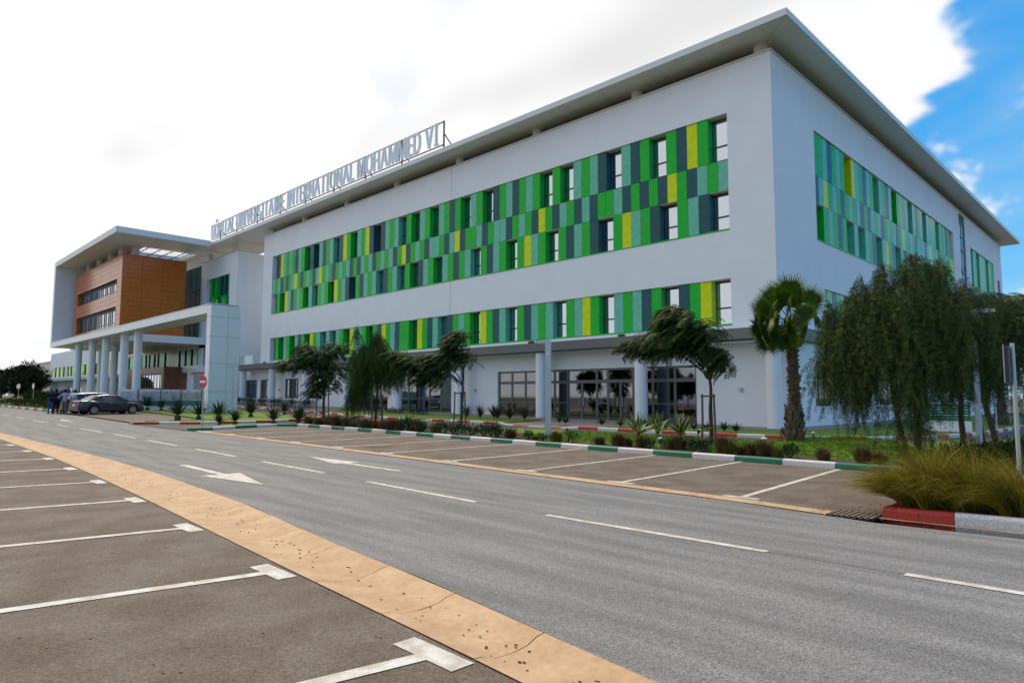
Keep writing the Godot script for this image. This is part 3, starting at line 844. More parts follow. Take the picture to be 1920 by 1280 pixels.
	var sash := window(b, frame_of(RO, RN, 67.1, 12.0, -0.1), 1.0, 1.5, 0.0, M.dark_glass, M.aluminium_dark, 0, "open_sash")
	sash.rotate_object_local(Vector3.RIGHT, -0.25)
	window(b, frame_of(RO, RN, 83.6, 9.4, 0.1), 1.2, 4.2, 1.4, M.dark_glass, M.aluminium_dark)
	# grey canopy round the ground floor, its face leaning out to the top
	var cn := MB.new()
	var o := 0.67
	var a0 := Vector3(-69.8, 4.58, ZF + o); var a1 := Vector3(XR + o, 4.58, ZF + o); var a2 := Vector3(XR + o, 4.58, -86.1)
	var c0 := Vector3(-69.8, 4.14, ZF + 0.02); var c1 := Vector3(XR + 0.02, 4.14, ZF + 0.02); var c2 := Vector3(XR + 0.02, 4.14, -86.1)
	cn.quad(c0, c1, a1, a0); cn.quad(c1, c2, a2, a1)
	cn.quad(a0, a1, Vector3(XR, 4.61, ZF), Vector3(-69.8, 4.61, ZF)); cn.quad(a1, a2, Vector3(XR, 4.61, -86.1), Vector3(XR, 4.61, ZF))
	cn.tri(c0, a0, Vector3(-69.8, 4.61, ZF)); 
	obj("canopy_face", cn, M.grey_render, b)
	var dk := MB.new()
	dk.quad(c0 + Vector3(0, -0.1, -0.01), c1 + Vector3(-0.01, -0.1, -0.01), c1, c0); dk.quad(c1 + Vector3(-0.01, -0.1, -0.01), c2 + Vector3(-0.01, -0.1, 0), c2, c1)
	obj("canopy_drip", dk, M.dark_trim, b)
	var so := MB.new()
	so.box(Vector3(-69.8, 4.04, -31.2), Vector3(XR, 4.13, ZF - 0.005))
	so.box(Vector3(XR - 1.7, 4.04, -86.1), Vector3(XR, 4.13, -31.2))
	obj("canopy_soffit", so, M.white_render, b)
	# ground floor behind the columns
	var GZ := -30.71
	var GO := Vector3(0, 0, GZ); var gw := MB.new()
	var g_open := [[-31.85, -17.3, -0.02, 3.06], [-43.1, -36.6, 0.2, 3.12], [-50.3, -44.4, 0.25, 3.12], [-57.6, -54.6, 1.2, 3.1], [-61.8, -59.1, 1.22, 3.1], [-67.2, -63.9, 1.22, 3.1], [-71.6, -68.0, 1.22, 3.1]]
	wall_holes(gw, GO, FN, -72.0, XR - 0.13, -0.3, 4.05, g_open, 0.16)
	var s_open := [[33.85, 36.2, 1.0, 3.05], [38.0, 40.5, 1.0, 3.05], [44, 47, 1.0, 3.05], [52, 55, 1.0, 3.05], [60, 63, 1.0, 3.05], [72, 75, 1.0, 3.05]]
	wall_holes(gw, Vector3(XR - 0.13, 0, 0), RN, 30.71, 86.1, -0.3, 4.05, s_open, 0.16)
	obj("ground_floor_wall", gw, M.white_render, b)
	for h in s_open:
		window(b, frame_of(Vector3(XR - 0.13, 0, 0), RN, h[0], h[2], 0.15), h[1] - h[0], h[3] - h[2], 0.0, M.dark_glass, M.aluminium_dark, 2)
	for h in g_open.slice(3):
		window(b, frame_of(GO, FN, h[0], h[2], 0.15), h[1] - h[0], h[3] - h[2], 1.3, M.dark_glass, M.aluminium_dark, 2)
	for h in g_open.slice(1, 3):
		for k in 5:
			var ww: float = (h[1] - h[0]) / 5
			window(b, frame_of(GO, FN, h[0] + ww * k, h[2], 0.15), ww - 0.006, h[3] - h[2], 1.05, M.dark_glass, M.aluminium_grey, 0, "glazed_bay")
	# entrance: fixed lights, two pairs of doors, transom lights
	var ent := MB.new(); ent.box(Vector3(-31.8, -0.01, GZ - 0.17), Vector3(-17.32, 0.06, GZ - 0.1)); obj("threshold", ent, M.aluminium_dark, b)
	var marks := [-31.8, -30.61, -29.41, -28.2, -26.95, -25.9, -23.72, -22.93, -21.2, -19.95, -18.6, -17.34]
	for i in marks.size() - 1:
		var xa: float = marks[i]; var ww: float = marks[i + 1] - xa
		if i == 5 or i == 7:
			for k in 2:
				var d := window(b, frame_of(GO, FN, xa + k * ww / 2, 0.06, 0.14), ww / 2 - 0.006, 2.28, 0.0, M.dark_glass, M.aluminium_grey, 0, "door")
				boxpart("handle", Vector3(ww / 2 - 0.2 if k == 0 else 0.13, 0.85, 0.03), Vector3(ww / 2 - 0.17 if k == 0 else 0.16, 1.35, 0.07), M.steel, d)
			window(b, frame_of(GO, FN, xa, 2.345, 0.14), ww - 0.006, 0.71, 0.0, M.dark_glass, M.aluminium_grey, 0, "transom_light")
		else:
			window(b, frame_of(GO, FN, xa, 0.06, 0.14), ww - 0.006, 2.28, 0.98, M.dark_glass, M.aluminium_grey, 0, "entrance_light")
			window(b, frame_of(GO, FN, xa, 2.345, 0.14), ww - 0.006, 0.71, 0.0, M.dark_glass, M.aluminium_grey, 0, "transom_light")
	# round columns
	var ck := MB.new(); ck.tube([Vector3(0, -0.4, 0), Vector3(0, 1.0, 0), Vector3(0, 4.06, 0)], [0.34, 0.34, 0.34], 28, false)
	var cm := ck.mesh()
	for x in [-12.9, -20.0, -27.1, -34.6, -41.75, -48.9, -55.9, -62.6, -69.3]:
		obj("column", cm, M.white_render, b, Transform3D(Basis(), Vector3(x, 0, -29.78)))
	# small wall lamps and cameras
	for p in [Vector3(-14.9, 1.72, GZ + 0.01), Vector3(-34.0, 1.78, GZ + 0.01), Vector3(-57.9 + 4.6, 1.85, GZ + 0.01), Vector3(-62.9, 1.95, GZ + 0.01)]:
		var m := MB.new(); m.box(Vector3(-0.07, 0, 0), Vector3(0.07, 0.18, 0.12)); m.box(Vector3(-0.05, 0.02, 0.12), Vector3(0.05, 0.16, 0.13))
		obj("wall_lamp", m, M.galvanised, b, Transform3D(Basis(), p))
	var wl := MB.new(); wl.box(Vector3(0, 0, -0.07), Vector3(0.12, 0.18, 0.07)); obj("wall_lamp", wl, M.galvanised, b, Transform3D(Basis(), Vector3(XR - 0.125, 1.75, -32.4)))
	for x in [-27.5, -20.9, -63.4]:
		var m := MB.new(); m.box(Vector3(-0.17, 0.02, 0), Vector3(0.17, 0.1, 0.2)); m.box(Vector3(-0.09, -0.08, 0.1), Vector3(0.09, 0.02, 0.26))
		obj("camera_dome", m, M.dark_trim, b, Transform3D(Basis(), Vector3(x, 4.66, ZF + 0.003)))
	# the wing beyond the gap: white block with a deep green window recess
	var g := MB.new()
	wall_holes(g, FO, FN, -81.0, -70.9, 4.3, 16.97, [[-79.25, -72.8, 11.3, 14.8]], 0.55)
	wall_holes(g, Vector3(-70.9, 0, 0), RN, 29.41, 44, 0, 16.97, [], 0)
	obj("wing_wall", g, M.white_render, b)
	var gc := MB.new(); gc.box(Vector3(-81.2, 16.97, ZF - 0.4), Vector3(-70.86, 17.05, ZF + 0.04)); obj("coping", gc, M.coping, b)
	var cx := -79.2
	var pat := "DGDGMDGDGM"
	for i in pat.length():
		boxpart("fin_panel", Vector3(cx, 12.7 if i % 3 else 12.4, ZF - 0.52), Vector3(cx + 0.56, 14.78, ZF - (0.2 if i % 2 else 0.42)), M["panel_" + pat[i]], b)
		boxpart("spandrel_panel", Vector3(cx, 11.32, ZF - 0.5), Vector3(cx + 0.56, 12.38 if i % 3 == 0 else 12.68, ZF - 0.35), M["panel_" + "GMGYDGMGDM"[i]], b)
		cx += 0.63
	boxpart("recess_wall", Vector3(-79.3, 11.25, ZF - 0.6), Vector3(-72.7, 14.85, ZF - 0.545), M.void, b)
	# glazed stair strip between the wing and the orange box
	for k in [[8.0, 10.0, 0], [10.02, 11.6, 1], [11.62, 13.9, 1], [13.92, 16.8, 2]]:
		var o2 := obj("stair_window", window_mesh(6.9, k[1] - k[0], 0, 3), M.aluminium_dark, b, Transform3D(Basis(), Vector3(-88, k[0], ZF - 0.1)))
		boxpart("pane", Vector3(0.05, 0.05, -0.03), Vector3(6.85, k[1] - k[0] - 0.06, -0.005), [M.spandrel_teal, M.dark_glass, M.teal_glass][k[2]], o2)
	# balcony glass over the canopy end
	boxpart("glass_balustrade", Vector3(-69.7, 4.62, ZF + 0.3), Vector3(-67.6, 5.5, ZF + 0.32), M.teal_glass, b)
	boxpart("glass_balustrade", Vector3(-67.5, 4.62, ZF + 0.3), Vector3(-65.0, 5.5, ZF + 0.32), M.clear_glass, b)
	# roof: slab, fascia, soffit panels, stub columns
	var rf := MB.new()
	rf.box(Vector3(-78.5, RB + 0.04, -34.0), Vector3(RR - 0.01, RB + 0.3, RE - 0.01))
	rf.box(Vector3(-30, RB + 0.04, -88.9), Vector3(RR - 0.01, RB + 0.3, -34.0))
	rf.box(Vector3(-64, RB - 0.3, -88), Vector3(-16, RB + 0.02, -33.2))
	obj("roof", rf, M.soffit, b)
	var fs := MB.new()
	fs.box(Vector3(-74.9, RB - 0.02, RE), Vector3(RR + 0.02, RB + 0.3, RE + 0.03)); fs.box(Vector3(RR, RB - 0.02, -88.9), Vector3(RR + 0.03, RB + 0.3, RE - 0.001))
	fs.box(Vector3(-30, RB - 0.02, -88.93), Vector3(RR + 0.03, RB + 0.3, -88.9))
	obj("fascia", fs, M.fascia, b)
	var dpt := 3.1
	var x := RR - dpt
	var um := unit_box()
	var cmb := MB.new()
	cmb.prism(PackedVector2Array([Vector2(0, 0), Vector2(-dpt, -dpt), Vector2(-dpt, 0)]), Vector3(RR - 0.005, RB, RE), Vector3(RR - 0.005, RB + 0.035, RE), Vector3.RIGHT, Vector3.BACK)
	obj("soffit_panel", cmb, M.soffit, b)
	var cm2 := MB.new()
	cm2.prism(PackedVector2Array([Vector2(0, -0.02), Vector2(-dpt, -dpt - 0.02), Vector2(0, -dpt - 0.02)]), Vector3(RR, RB, RE), Vector3(RR, RB + 0.035, RE), Vector3.RIGHT, Vector3.BACK)
	obj("soffit_panel", cm2, M.soffit, b)
	while x > -78.0:
		var x2 := maxf(x - 1.2, -78.4)
		obj("soffit_panel", um, M.soffit, b, Transform3D(Basis.from_scale(Vector3(x - x2 - 0.014, 0.035, dpt)), Vector3(x2, RB + rng.randf_range(-0.003, 0.003), RE - dpt)))
		x -= 1.2
	var z := RE - dpt
	while z > -88.5:
		var z2 := maxf(z - 1.2, -88.9)
		obj("soffit_panel", um, M.soffit, b, Transform3D(Basis.from_scale(Vector3(dpt, 0.035, z - z2 - 0.014)), Vector3(RR - dpt, RB + rng.randf_range(-0.003, 0.003), z2)))
		z -= 1.2
	var stub := MB.new(); stub.tube([Vector3(0, WT - 0.2, 0), Vector3(0, RB + 0.01, 0)], [0.33, 0.33], 20, false)
	var sm := stub.mesh()
	for sx in [-13.1, -20.05, -27.45, -34.8, -42.2, -49.5, -56.9, -63.5, -72.5, -79]:
		obj("roof_column", sm, M.coping, b, Transform3D(Basis(), Vector3(sx, 0, -29.85)))


# ---------------------------------------------------------------- rooftop lettering
func letters(parent: Node, words: String, x0: float, x1: float, y0: float, h: float, z: float, depth: float, mat_: Material, bold := true) -> void:
	var f := SystemFont.new(); f.font_names = PackedStringArray(["Droid Sans"]); f.font_weight = 400
	var adv := []
	var total := 0.0
	for ch in words:
		var a := 0.0
		if ch == " ": a = 0.36
		else:
			if not cache.has("L" + ch):
				var tm := TextMesh.new(); tm.text = ch; tm.font = f; tm.font_size = 64; tm.pixel_size = 1.0 / 46.0; tm.depth = depth / h; tm.curve_step = 2.0
				cache["L" + ch] = tm
			a = cache["L" + ch].get_aabb().size.x + 0.17
		adv.append(a); total += a
	var k := (x1 - x0) / total
	var x := x0
	var cap := maxf(0.05, cache["LI"].get_aabb().size.y if cache.has("LI") else 1.0)
	for i in words.length():
		if words[i] != " ":
			var m: TextMesh = cache["L" + words[i]]
			var bb := m.get_aabb()
			var sy := h / cap
			obj("letter", m, mat_, parent, Transform3D(Basis.from_scale(Vector3(k, sy, h)), Vector3(x - bb.position.x * k, y0 - (bb.position.y if not words[i] in "Q" else bb.position.y) * sy, z)))
		x += adv[i] * k


func rooftop_sign() -> void:
	var s := thing("rooftop_lettering", "long row of grey metal letters on a thin dark frame along the roof edge", "lettering", Vector3(-35.1, 18.32, -28.4))
	var L := -40.7
	letters(s, "HÔPITAL UNIVERSITAIRE INTERNATIONAL MOHAMMED VI", L + 0.1, -0.25, 0.55, 1.55, 0.0, 0.16, M.letter_metal)
	for r in [[0.46, 0.035], [2.1, 0.03]]:
		var m := MB.new(); m.box(Vector3(L, r[0] - r[1], -0.12), Vector3(0, r[0] + r[1], -0.05)); obj("rail", m, M.sign_steel, s)
	for x in [0.0, -4.9, -9.8, -14.6, -19.5, -24.4, -29.3, -34.2, -38.5]:
		var m := MB.new(); m.box(Vector3(x - 0.05, -0.02, -0.2), Vector3(x + 0.05, 2.2 if x == 0.0 else 2.1, -0.12)); obj("post", m, M.sign_steel, s)
		var n := MB.new(); n.tube([Vector3(x, 1.3, -0.17), Vector3(x, -0.02, -1.6)], [0.045, 0.045], 6); obj("strut", n, M.sign_steel, s)


# ---------------------------------------------------------------- entrance building on the left
func entrance_building() -> void:
	var b := thing("entrance_building", "entrance building with orange panelled box inside a white ribbon of roof, fin and canopy", "building")
	var ZR := -18.73                       # front of the white ribbon
	var XE := -80.04; var XW := -100.5     # orange box, right and left
	var ZB := -20.8; var ZK := -27.4       # its front and back
	# ribbon: roof, fin on the left, canopy beam, pillar on the right
	var roof := MB.new()
	roof.box(Vector3(-101.2, 17.86, ZB - 2.2), Vector3(-74.75, 18.44, ZR))
	roof.box(Vector3(-101.2, 17.86, -36), Vector3(-86.5, 18.44, ZB - 2.2))
	roof.box(Vector3(-80.5, 17.86, -36), Vector3(-78.6, 18.44, ZB - 2.2))
	roof.box(Vector3(-86.5, 17.86, -36), Vector3(-80.5, 18.44, -28.6))
	obj("roof", roof, M.soffit, b)
	var fa := MB.new()
	fa.box(Vector3(-101.2, 17.84, ZR), Vector3(-74.72, 18.46, ZR + 0.03)); fa.box(Vector3(-74.75, 17.84, ZB - 2.2), Vector3(-74.72, 18.46, ZR - 0.001))
	fa.box(Vector3(-78.6, 17.84, RE), Vector3(-78.57, 18.46, ZB - 2.2))
	obj("fascia", fa, M.fascia, b)
	# the slab carries on from the corner to the main roof
	var rr := MB.new(); rr.box(Vector3(-78.6, 17.86, RE + 0.03), Vector3(-74.75, 18.44, ZB - 2.2)); obj("roof", rr, M.soffit, b)
	var fr := MB.new(); fr.box(Vector3(-74.75, 17.84, RE + 0.03), Vector3(-74.72, 18.46, ZB - 2.201)); obj("fascia", fr, M.fascia, b)
	# steel trellis over the open part of the roof
	for i in 4:
		var z := ZB - 2.9 - i * 1.3
		var m := MB.new(); m.box(Vector3(-86.5, 18.0, z - 0.04), Vector3(-80.5, 18.08, z + 0.04)); obj("trellis_bar", m, M.sign_steel, b)
	for i in 5:
		var x := -85.6 + i * 1.15
		var m := MB.new(); m.box(Vector3(x - 0.02, 18.1, -28.6), Vector3(x + 0.02, 18.14, ZB - 2.2)); obj("trellis_bar", m, M.sign_steel, b)
	boxpart("fin", Vector3(-101.95, 7.5, -23.2), Vector3(-101.2, 18.44, ZR), M.panel_white, b)
	# canopy beam with joints
	var xs := [-101.95, -92.0, -83.1, -75.0, -67.5, -60.3, -50.2]
	for i in xs.size() - 1:
		boxpart("beam_panel", Vector3(xs[i], 7.49, ZR - 1.95), Vector3(xs[i + 1] - 0.015, 8.1, ZR), M.panel_white, b)
	boxpart("beam_cap", Vector3(-101.95, 8.1, ZR - 2.0), Vector3(-49.42, 8.16, ZR + 0.03), M.fascia, b)
	# panelled pillar
	var ys := [-0.2, 1.75, 3.8, 5.75, 7.2, 8.09]
	for i in 5:
		boxpart("pillar_panel", Vector3(-50.18, ys[i], ZR - 1.25), Vector3(-49.44, ys[i + 1] - 0.035, ZR), M.panel_white, b)
		boxpart("pillar_panel", Vector3(-50.18, ys[i], ZR - 2.15), Vector3(-49.44, ys[i + 1] - 0.035, ZR - 1.285), M.panel_white, b)
	boxpart("pillar_core", Vector3(-50.15, -0.2, ZR - 2.12), Vector3(-49.47, 8.08, ZR - 0.03), M.grey_render, b)
	# round columns under the beam
	var ck := MB.new(); ck.tube([Vector3(0, -0.3, 0), Vector3(0, 7.5, 0)], [0.36, 0.36], 24, false)
	var cm := ck.mesh()
	for p in [Vector2(-69.5, ZR - 1), Vector2(-73.8, ZR - 1), Vector2(-80.4, ZR - 1), Vector2(-85.7, ZR - 1), Vector2(-91.8, ZR - 1), Vector2(-93.8, -22.6), Vector2(-88.2, -22.6)]:
		obj("column", cm, M.white_render, b, Transform3D(Basis(), on(p.x, p.y)))
	# slab of the second canopy under the box
	var sl := MB.new(); sl.box(Vector3(-101.2, 7.28, ZF + 0.01), Vector3(-79.06, 8.08, -20.72)); obj("slab", sl, M.panel_white, b)
	# orange box: right face of long boards in three columns, front face pierced by two window strips
	var inner := MB.new(); inner.box(Vector3(XW, 8.09, ZK), Vector3(XE - 0.06, 16.66, ZB - 0.9))
	inner.box(Vector3(XE - 1.2, 8.09, ZB - 0.9), Vector3(XE - 0.06, 16.66, ZB - 0.06))
	obj("box_core", inner, M.dark_trim, b)
	var rows := 17; var rh := (16.72 - 8.1) / rows
	var zc := [ZB, -22.8, -24.85, ZK]
	for r in rows:
		for c in 3:
			boxpart("orange_board", Vector3(XE - 0.05, 8.1 + r * rh + 0.012, zc[c + 1] + 0.012), Vector3(XE + rng.randf_range(-0.004, 0.004), 8.1 + (r + 1) * rh - 0.012, zc[c] - 0.01), M.orange_panel, b)
	var xc := [XW, -96.5, -92.4, -88.3, -84.2, XE - 0.06]
	var strips := [[9.2, 11.05], [12.55, 14.4]]
	for r in rows:
		var y0 := 8.1 + r * rh; var y1 := y0 + rh
		for c in 5:
			var x0: float = xc[c] + 0.012; var x1: float = xc[c + 1] - 0.012
			var ym := (y0 + y1) * 0.5
			var cut := false
			for s in strips:
				if ym > s[0] and ym < s[1]: cut = true
			if not cut:
				boxpart("orange_board", Vector3(x0, y0 + 0.012, ZB - 0.05), Vector3(x1, y1 - 0.012, ZB + rng.randf_range(-0.004, 0.004)), M.orange_panel, b)
			else:
				if c == 0: boxpart("orange_board", Vector3(XW, y0 + 0.012, ZB - 0.05), Vector3(-98.9, y1 - 0.012, ZB), M.orange_panel, b)
				if c == 4: boxpart("orange_board", Vector3(-81.75, y0 + 0.012, ZB - 0.05), Vector3(x1, y1 - 0.012, ZB), M.orange_panel, b)
	for s in strips:
		var k: int = int(round((s[0] - 8.1) / rh)); var lo := 8.1 + k * rh; var hi: float = 8.1 + round((s[1] - 8.1) / rh) * rh
		var fr2 := MB.new()
		fr2.box(Vector3(-98.95, lo - 0.01, ZB - 0.55), Vector3(-98.9, hi, ZB - 0.051)); obj("reveal", fr2, M.orange_panel, b)
		var hd := MB.new(); hd.box(Vector3(-98.9, hi - 0.02, ZB - 0.55), Vector3(-81.75, hi + 0.02, ZB - 0.051)); hd.box(Vector3(-81.75, lo, ZB - 0.55), Vector3(-81.7, hi, ZB - 0.051)); obj("head", hd, M.dark_trim, b)
		var xx := -98.85
		var i := 0
		while xx < -82.0:
			var ww: float = [0.7, 0.7, 1.15, 0.7, 1.1][i % 5]
			ww = minf(ww, -81.76 - xx)
			var o := window(b, Transform3D(Basis(), Vector3(xx, lo + 0.02, ZB - 0.42)), ww - 0.16, hi - lo - 0.24, 0.32 if i % 5 in [2, 4] else 0.0, M.mirror_glass, M.aluminium_dark)
			boxpart("pier", Vector3(ww - 0.15, 0, -0.04), Vector3(ww, hi - lo - 0.04, 0.015), M.dark_trim, o)
			xx += ww; i += 1
		boxpart("blind_box", Vector3(-98.88, hi - 0.21, ZB - 0.5), Vector3(-81.78, hi - 0.02, ZB - 0.3), M.dark_trim, b)
	var tp := MB.new(); tp.box(Vector3(XW, 16.72, ZK), Vector3(XE + 0.02, 16.77, ZB + 0.02)); obj("coping", tp, M.brown_panel, b)
	# stub columns between the box and the roof
	var st := MB.new(); st.tube([Vector3(0, 16.7, 0), Vector3(0, 17.87, 0)], [0.38, 0.38], 20, false); var sm := st.mesh()
	for p in [Vector2(-81.0, -22.3), Vector2(-83.3, -21.6), Vector2(-87.6, -21.6), Vector2(-92.3, -21.6), Vector2(-97.0, -21.6), Vector2(-98.6, -22.6)]:
		obj("roof_column", sm, M.coping, b, Transform3D(Basis(), Vector3(p.x, 0, p.y)))
	# ground and first floor behind the columns
	var w := MB.new()
	wall_holes(w, Vector3(0, 0, ZF), Vector3(0, 0, 1), -112, -79.0, 0.0, 7.4, [[-111.5, -79.3, 4.92, 6.95], [-84.2, -79.6, 0.0, 4.1]], 0.3)
	obj("wall", w, M.beige_panel, b)
	var bk := MB.new(); bk.box(Vector3(-112, 4.9, ZF - 0.5), Vector3(-79, 7, ZF - 0.25)); bk.box(Vector3(-84.4, 0, ZF - 3.2), Vector3(-79, 4.2, ZF - 3)); obj("recess_wall", bk, M.brown_panel, b)
	var x := -111.4
	var pt := "GMWMGWMMWGWMMWGMWMWMGWMWGMMWMGDGDGMW"
	var i := 0
	while x < -79.5:
		var ch := pt[i % pt.length()]
		var ww := 0.62
		if ch == "W":
			window(b, Transform3D(Basis(), Vector3(x, 4.95, ZF - 0.24)), ww + 0.2, 1.95, 0.7, M.dark_glass, M.aluminium_dark)
			ww += 0.2
		else:
			boxpart("cladding_panel", Vector3(x + 0.01, 4.93, ZF - 0.16), Vector3(x + ww - 0.01, 6.94, ZF - 0.1), M["panel_" + ch], b)
		x += ww; i += 1
	boxpart("band", Vector3(-84.3, 4.15, ZF + 0.005), Vector3(-79.02, 4.92, ZF + 0.6), M.panel_white, b)
	var c2 := MB.new(); c2.tube([Vector3(0, 0, 0), Vector3(0, 4.15, 0)], [0.36, 0.36], 20, false)
	obj("column", c2, M.white_render, b, Transform3D(Basis(), Vector3(-82.3, 0.3, ZF + 0.3)))
	# brown vestibule with a window strip
	var vz := -26.8
	var vm := MB.new()
	wall_holes(vm, Vector3(0, 0, vz), Vector3(0, 0, 1), -100.5, -84.3, 0.0, 4.84, [[-93.6, -85.2, 2.3, 4.05], [-93.6, -85.2, 0.5, 2.22]], 0.25)
	vm.quad(Vector3(-100.5, 4.84, vz), Vector3(-84.3, 4.84, vz), Vector3(-84.3, 4.84, ZF), Vector3(-100.5, 4.84, ZF))
	obj("vestibule_front", vm, M.brown_panel, b)
	for r in 9:
		boxpart("brown_board", Vector3(-84.34, 0.1 + r * 0.52, ZF + 0.01), Vector3(-84.29, 0.1 + (r + 1) * 0.52 - 0.015, vz), M.brown_panel, b)
	for k in 8:
		window(b, Transform3D(Basis(), Vector3(-93.6 + k * 1.05, 2.3, vz - 0.22)), 1.04, 1.75, 0.0, M.mirror_glass, M.aluminium_dark)
		window(b, Transform3D(Basis(), Vector3(-93.6 + k * 1.05, 0.5, vz - 0.22)), 1.04, 1.72, 0.0, M.dark_glass, M.aluminium_dark)
	# low block to the west, in line with the main facade
	var a := thing("low_block", "low white block with yellow green window strips left of the entrance canopy", "building")
	var aw := MB.new()
	wall_holes(aw, Vector3(0, 0, ZF - 0.02), Vector3(0, 0, 1), -158.6, -112.01, 4.62, 9.55, [[-157, -113.5, 4.88, 6.7]], 0.3)
	wall_holes(aw, Vector3(-158.6, 0, 0), Vector3(-1, 0, 0), -60, ZF - 0.02, 0.0, 9.55, [], 0)
	obj("wall", aw, M.white_render, a)
	boxpart("recess_wall", Vector3(-158, 4.8, ZF - 0.6), Vector3(-112.2, 6.9, ZF - 0.33), M.void, a)
	boxpart("roof", Vector3(-158.6, 9.5, -60), Vector3(-112, 9.56, ZF - 0.1), M.coping, a)
	x = -157.0; i = 0
	while x < -113.6:
		var ch := "YGWYMWYGWGMWYWGYWMGW"[i % 20]
		var ww := 1.1
		if ch == "W": window(a, Transform3D(Basis(), Vector3(x, 4.9, ZF - 0.28)), ww, 1.78, 0.0, M.dark_glass, M.aluminium_dark)
		else: boxpart("cladding_panel", Vector3(x + 0.02, 4.9, ZF - 0.2), Vector3(x + ww - 0.02, 6.68, ZF - 0.12), M["panel_" + ch], a)
		x += ww; i += 1
	boxpart("canopy", Vector3(-168, 4.1, ZF - 0.05), Vector3(-112.1, 4.58, ZF + 0.7), M.grey_render, a)
	var lw := MB.new()
	wall_holes(lw, Vector3(0, 0, ZF - 1.3), Vector3(0, 0, 1), -167, -112.1, 0, 4.1, [[-150, -146.5, 0.9, 3.0], [-143, -139.5, 0.9, 3.0], [-134, -132, 0.9, 3.0], [-128, -126, 0.9, 3.0]], 0.25)
	obj("ground_floor_wall", lw, M.white_render, a)
	for h in [[-150, -146.5], [-143, -139.5], [-134, -132], [-128, -126]]:
		window(a, Transform3D(Basis(), Vector3(h[0], 0.9, ZF - 1.5)), h[1] - h[0], 2.1, 0.0, M.dark_glass, M.aluminium_dark, 1)
	boxpart("dark_end", Vector3(-119, 1.0, ZF + 0.01), Vector3(-115.5, 4.6, ZF + 0.72), M.grey_render, a)
	# beige house further away
	var h := thing("far_house", "beige flat roofed house beyond the low white block", "building")
	var hm := MB.new()
	hm.box(Vector3(-236, 0, -50), Vector3(-196, 9.6, -37)); hm.box(Vector3(-250, 0, -55), Vector3(-236.01, 7.2, -36))
	obj("wall", hm, M.beige_panel, h)
	var hr := MB.new(); hr.box(Vector3(-236.3, 9.6, -50.3), Vector3(-195.7, 9.95, -36.7)); obj("roof", hr, M.coping, h)
	for k in 5:
		window(h, Transform3D(Basis(), Vector3(-233 + k * 7.5, 5.2, -36.98)), 2.4, 1.8, 0.0, M.dark_glass, M.aluminium_dark, 1)


func forecourt_sign() -> void:
	var s := thing("forecourt_sign", "low screen of crowded white letters over teal glass before the entrance columns", "sign", on(-58.2, -18.2) + Vector3(0, 0.0, 0), 66.0)
	var words := ["HÔPITAL", "UNIVERSITAIRE", "INTERNATIONAL", "MOHAMMED VI"]
	var x := -2.95
	for i in 4:
		var w: float = [1.5, 1.6, 1.5, 1.5][i]
		letters(s, words[i], x + 0.05, x + w - 0.05, 0.84, 0.86, 0.0, 0.08, M.sign_white)
		letters(s, words[i], x + 0.13, x + w + 0.02, 0.86, 0.86, -0.14, 0.05, M.panel_white)
		boxpart("backing_screen", Vector3(x + 0.02, 0.82, -0.3), Vector3(x + w - 0.03, 1.74, -0.27), M.grey_render, s)
		boxpart("glass_base", Vector3(x + 0.01, 0.42, -0.03), Vector3(x + w - 0.02, 0.84, 0.0), M.spandrel_teal, s)
		boxpart("post", Vector3(x + w - 0.03, -0.1, -0.12), Vector3(x + w + 0.03, 1.78, -0.05), M.sign_steel, s)
		x += w
	boxpart("plinth", Vector3(-2.95, -0.1, -0.4), Vector3(x, 0.42, 0.08), M.white_render, s)


# ---------------------------------------------------------------- plants
func leaf(mb: MB, at: Vector3, dir: Vector3, side: Vector3, l: float, w: float, col: Color) -> void:   # a pointed leaf
	mb.tint = col
	var m := at + dir * l * 0.45
	mb.quad(at, m + side * w * 0.5, at + dir * l, m - side * w * 0.5)


func pepper_spray(sd: int) -> ArrayMesh:   # a hanging stem with narrow leaflets
	var r := RandomNumberGenerator.new(); r.seed = sd
	var mb := MB.new()
	var p := Vector3.ZERO
	var d := Vector3(0.35, -0.9, r.randf_range(-0.2, 0.2)).normalized()
	for i in 19:
		var t := i / 19.0
		d = (d + Vector3(-0.015, -0.09, r.randf_range(-0.05, 0.05))).normalized()
		var q := p + d * 0.031
		var s := d.cross(Vector3(r.randf_range(-1, 1), 0.3, r.randf_range(-1, 1))).normalized()
		var up := s.cross(d)
		for k in [-1.0, 1.0]:
			var ld: Vector3 = (d * 0.75 + s * k * 0.8 + up * r.randf_range(-0.3, 0.3)).normalized()
			var g := r.randf_range(0.75, 1.25)
			leaf(mb, q, ld, ld.cross(up).normalized(), 0.074 * (1.0 - 0.35 * t) * r.randf_range(0.7, 1.25), 0.0155, Color(g, g, g))
		p = q
	return mb.mesh(null, true)


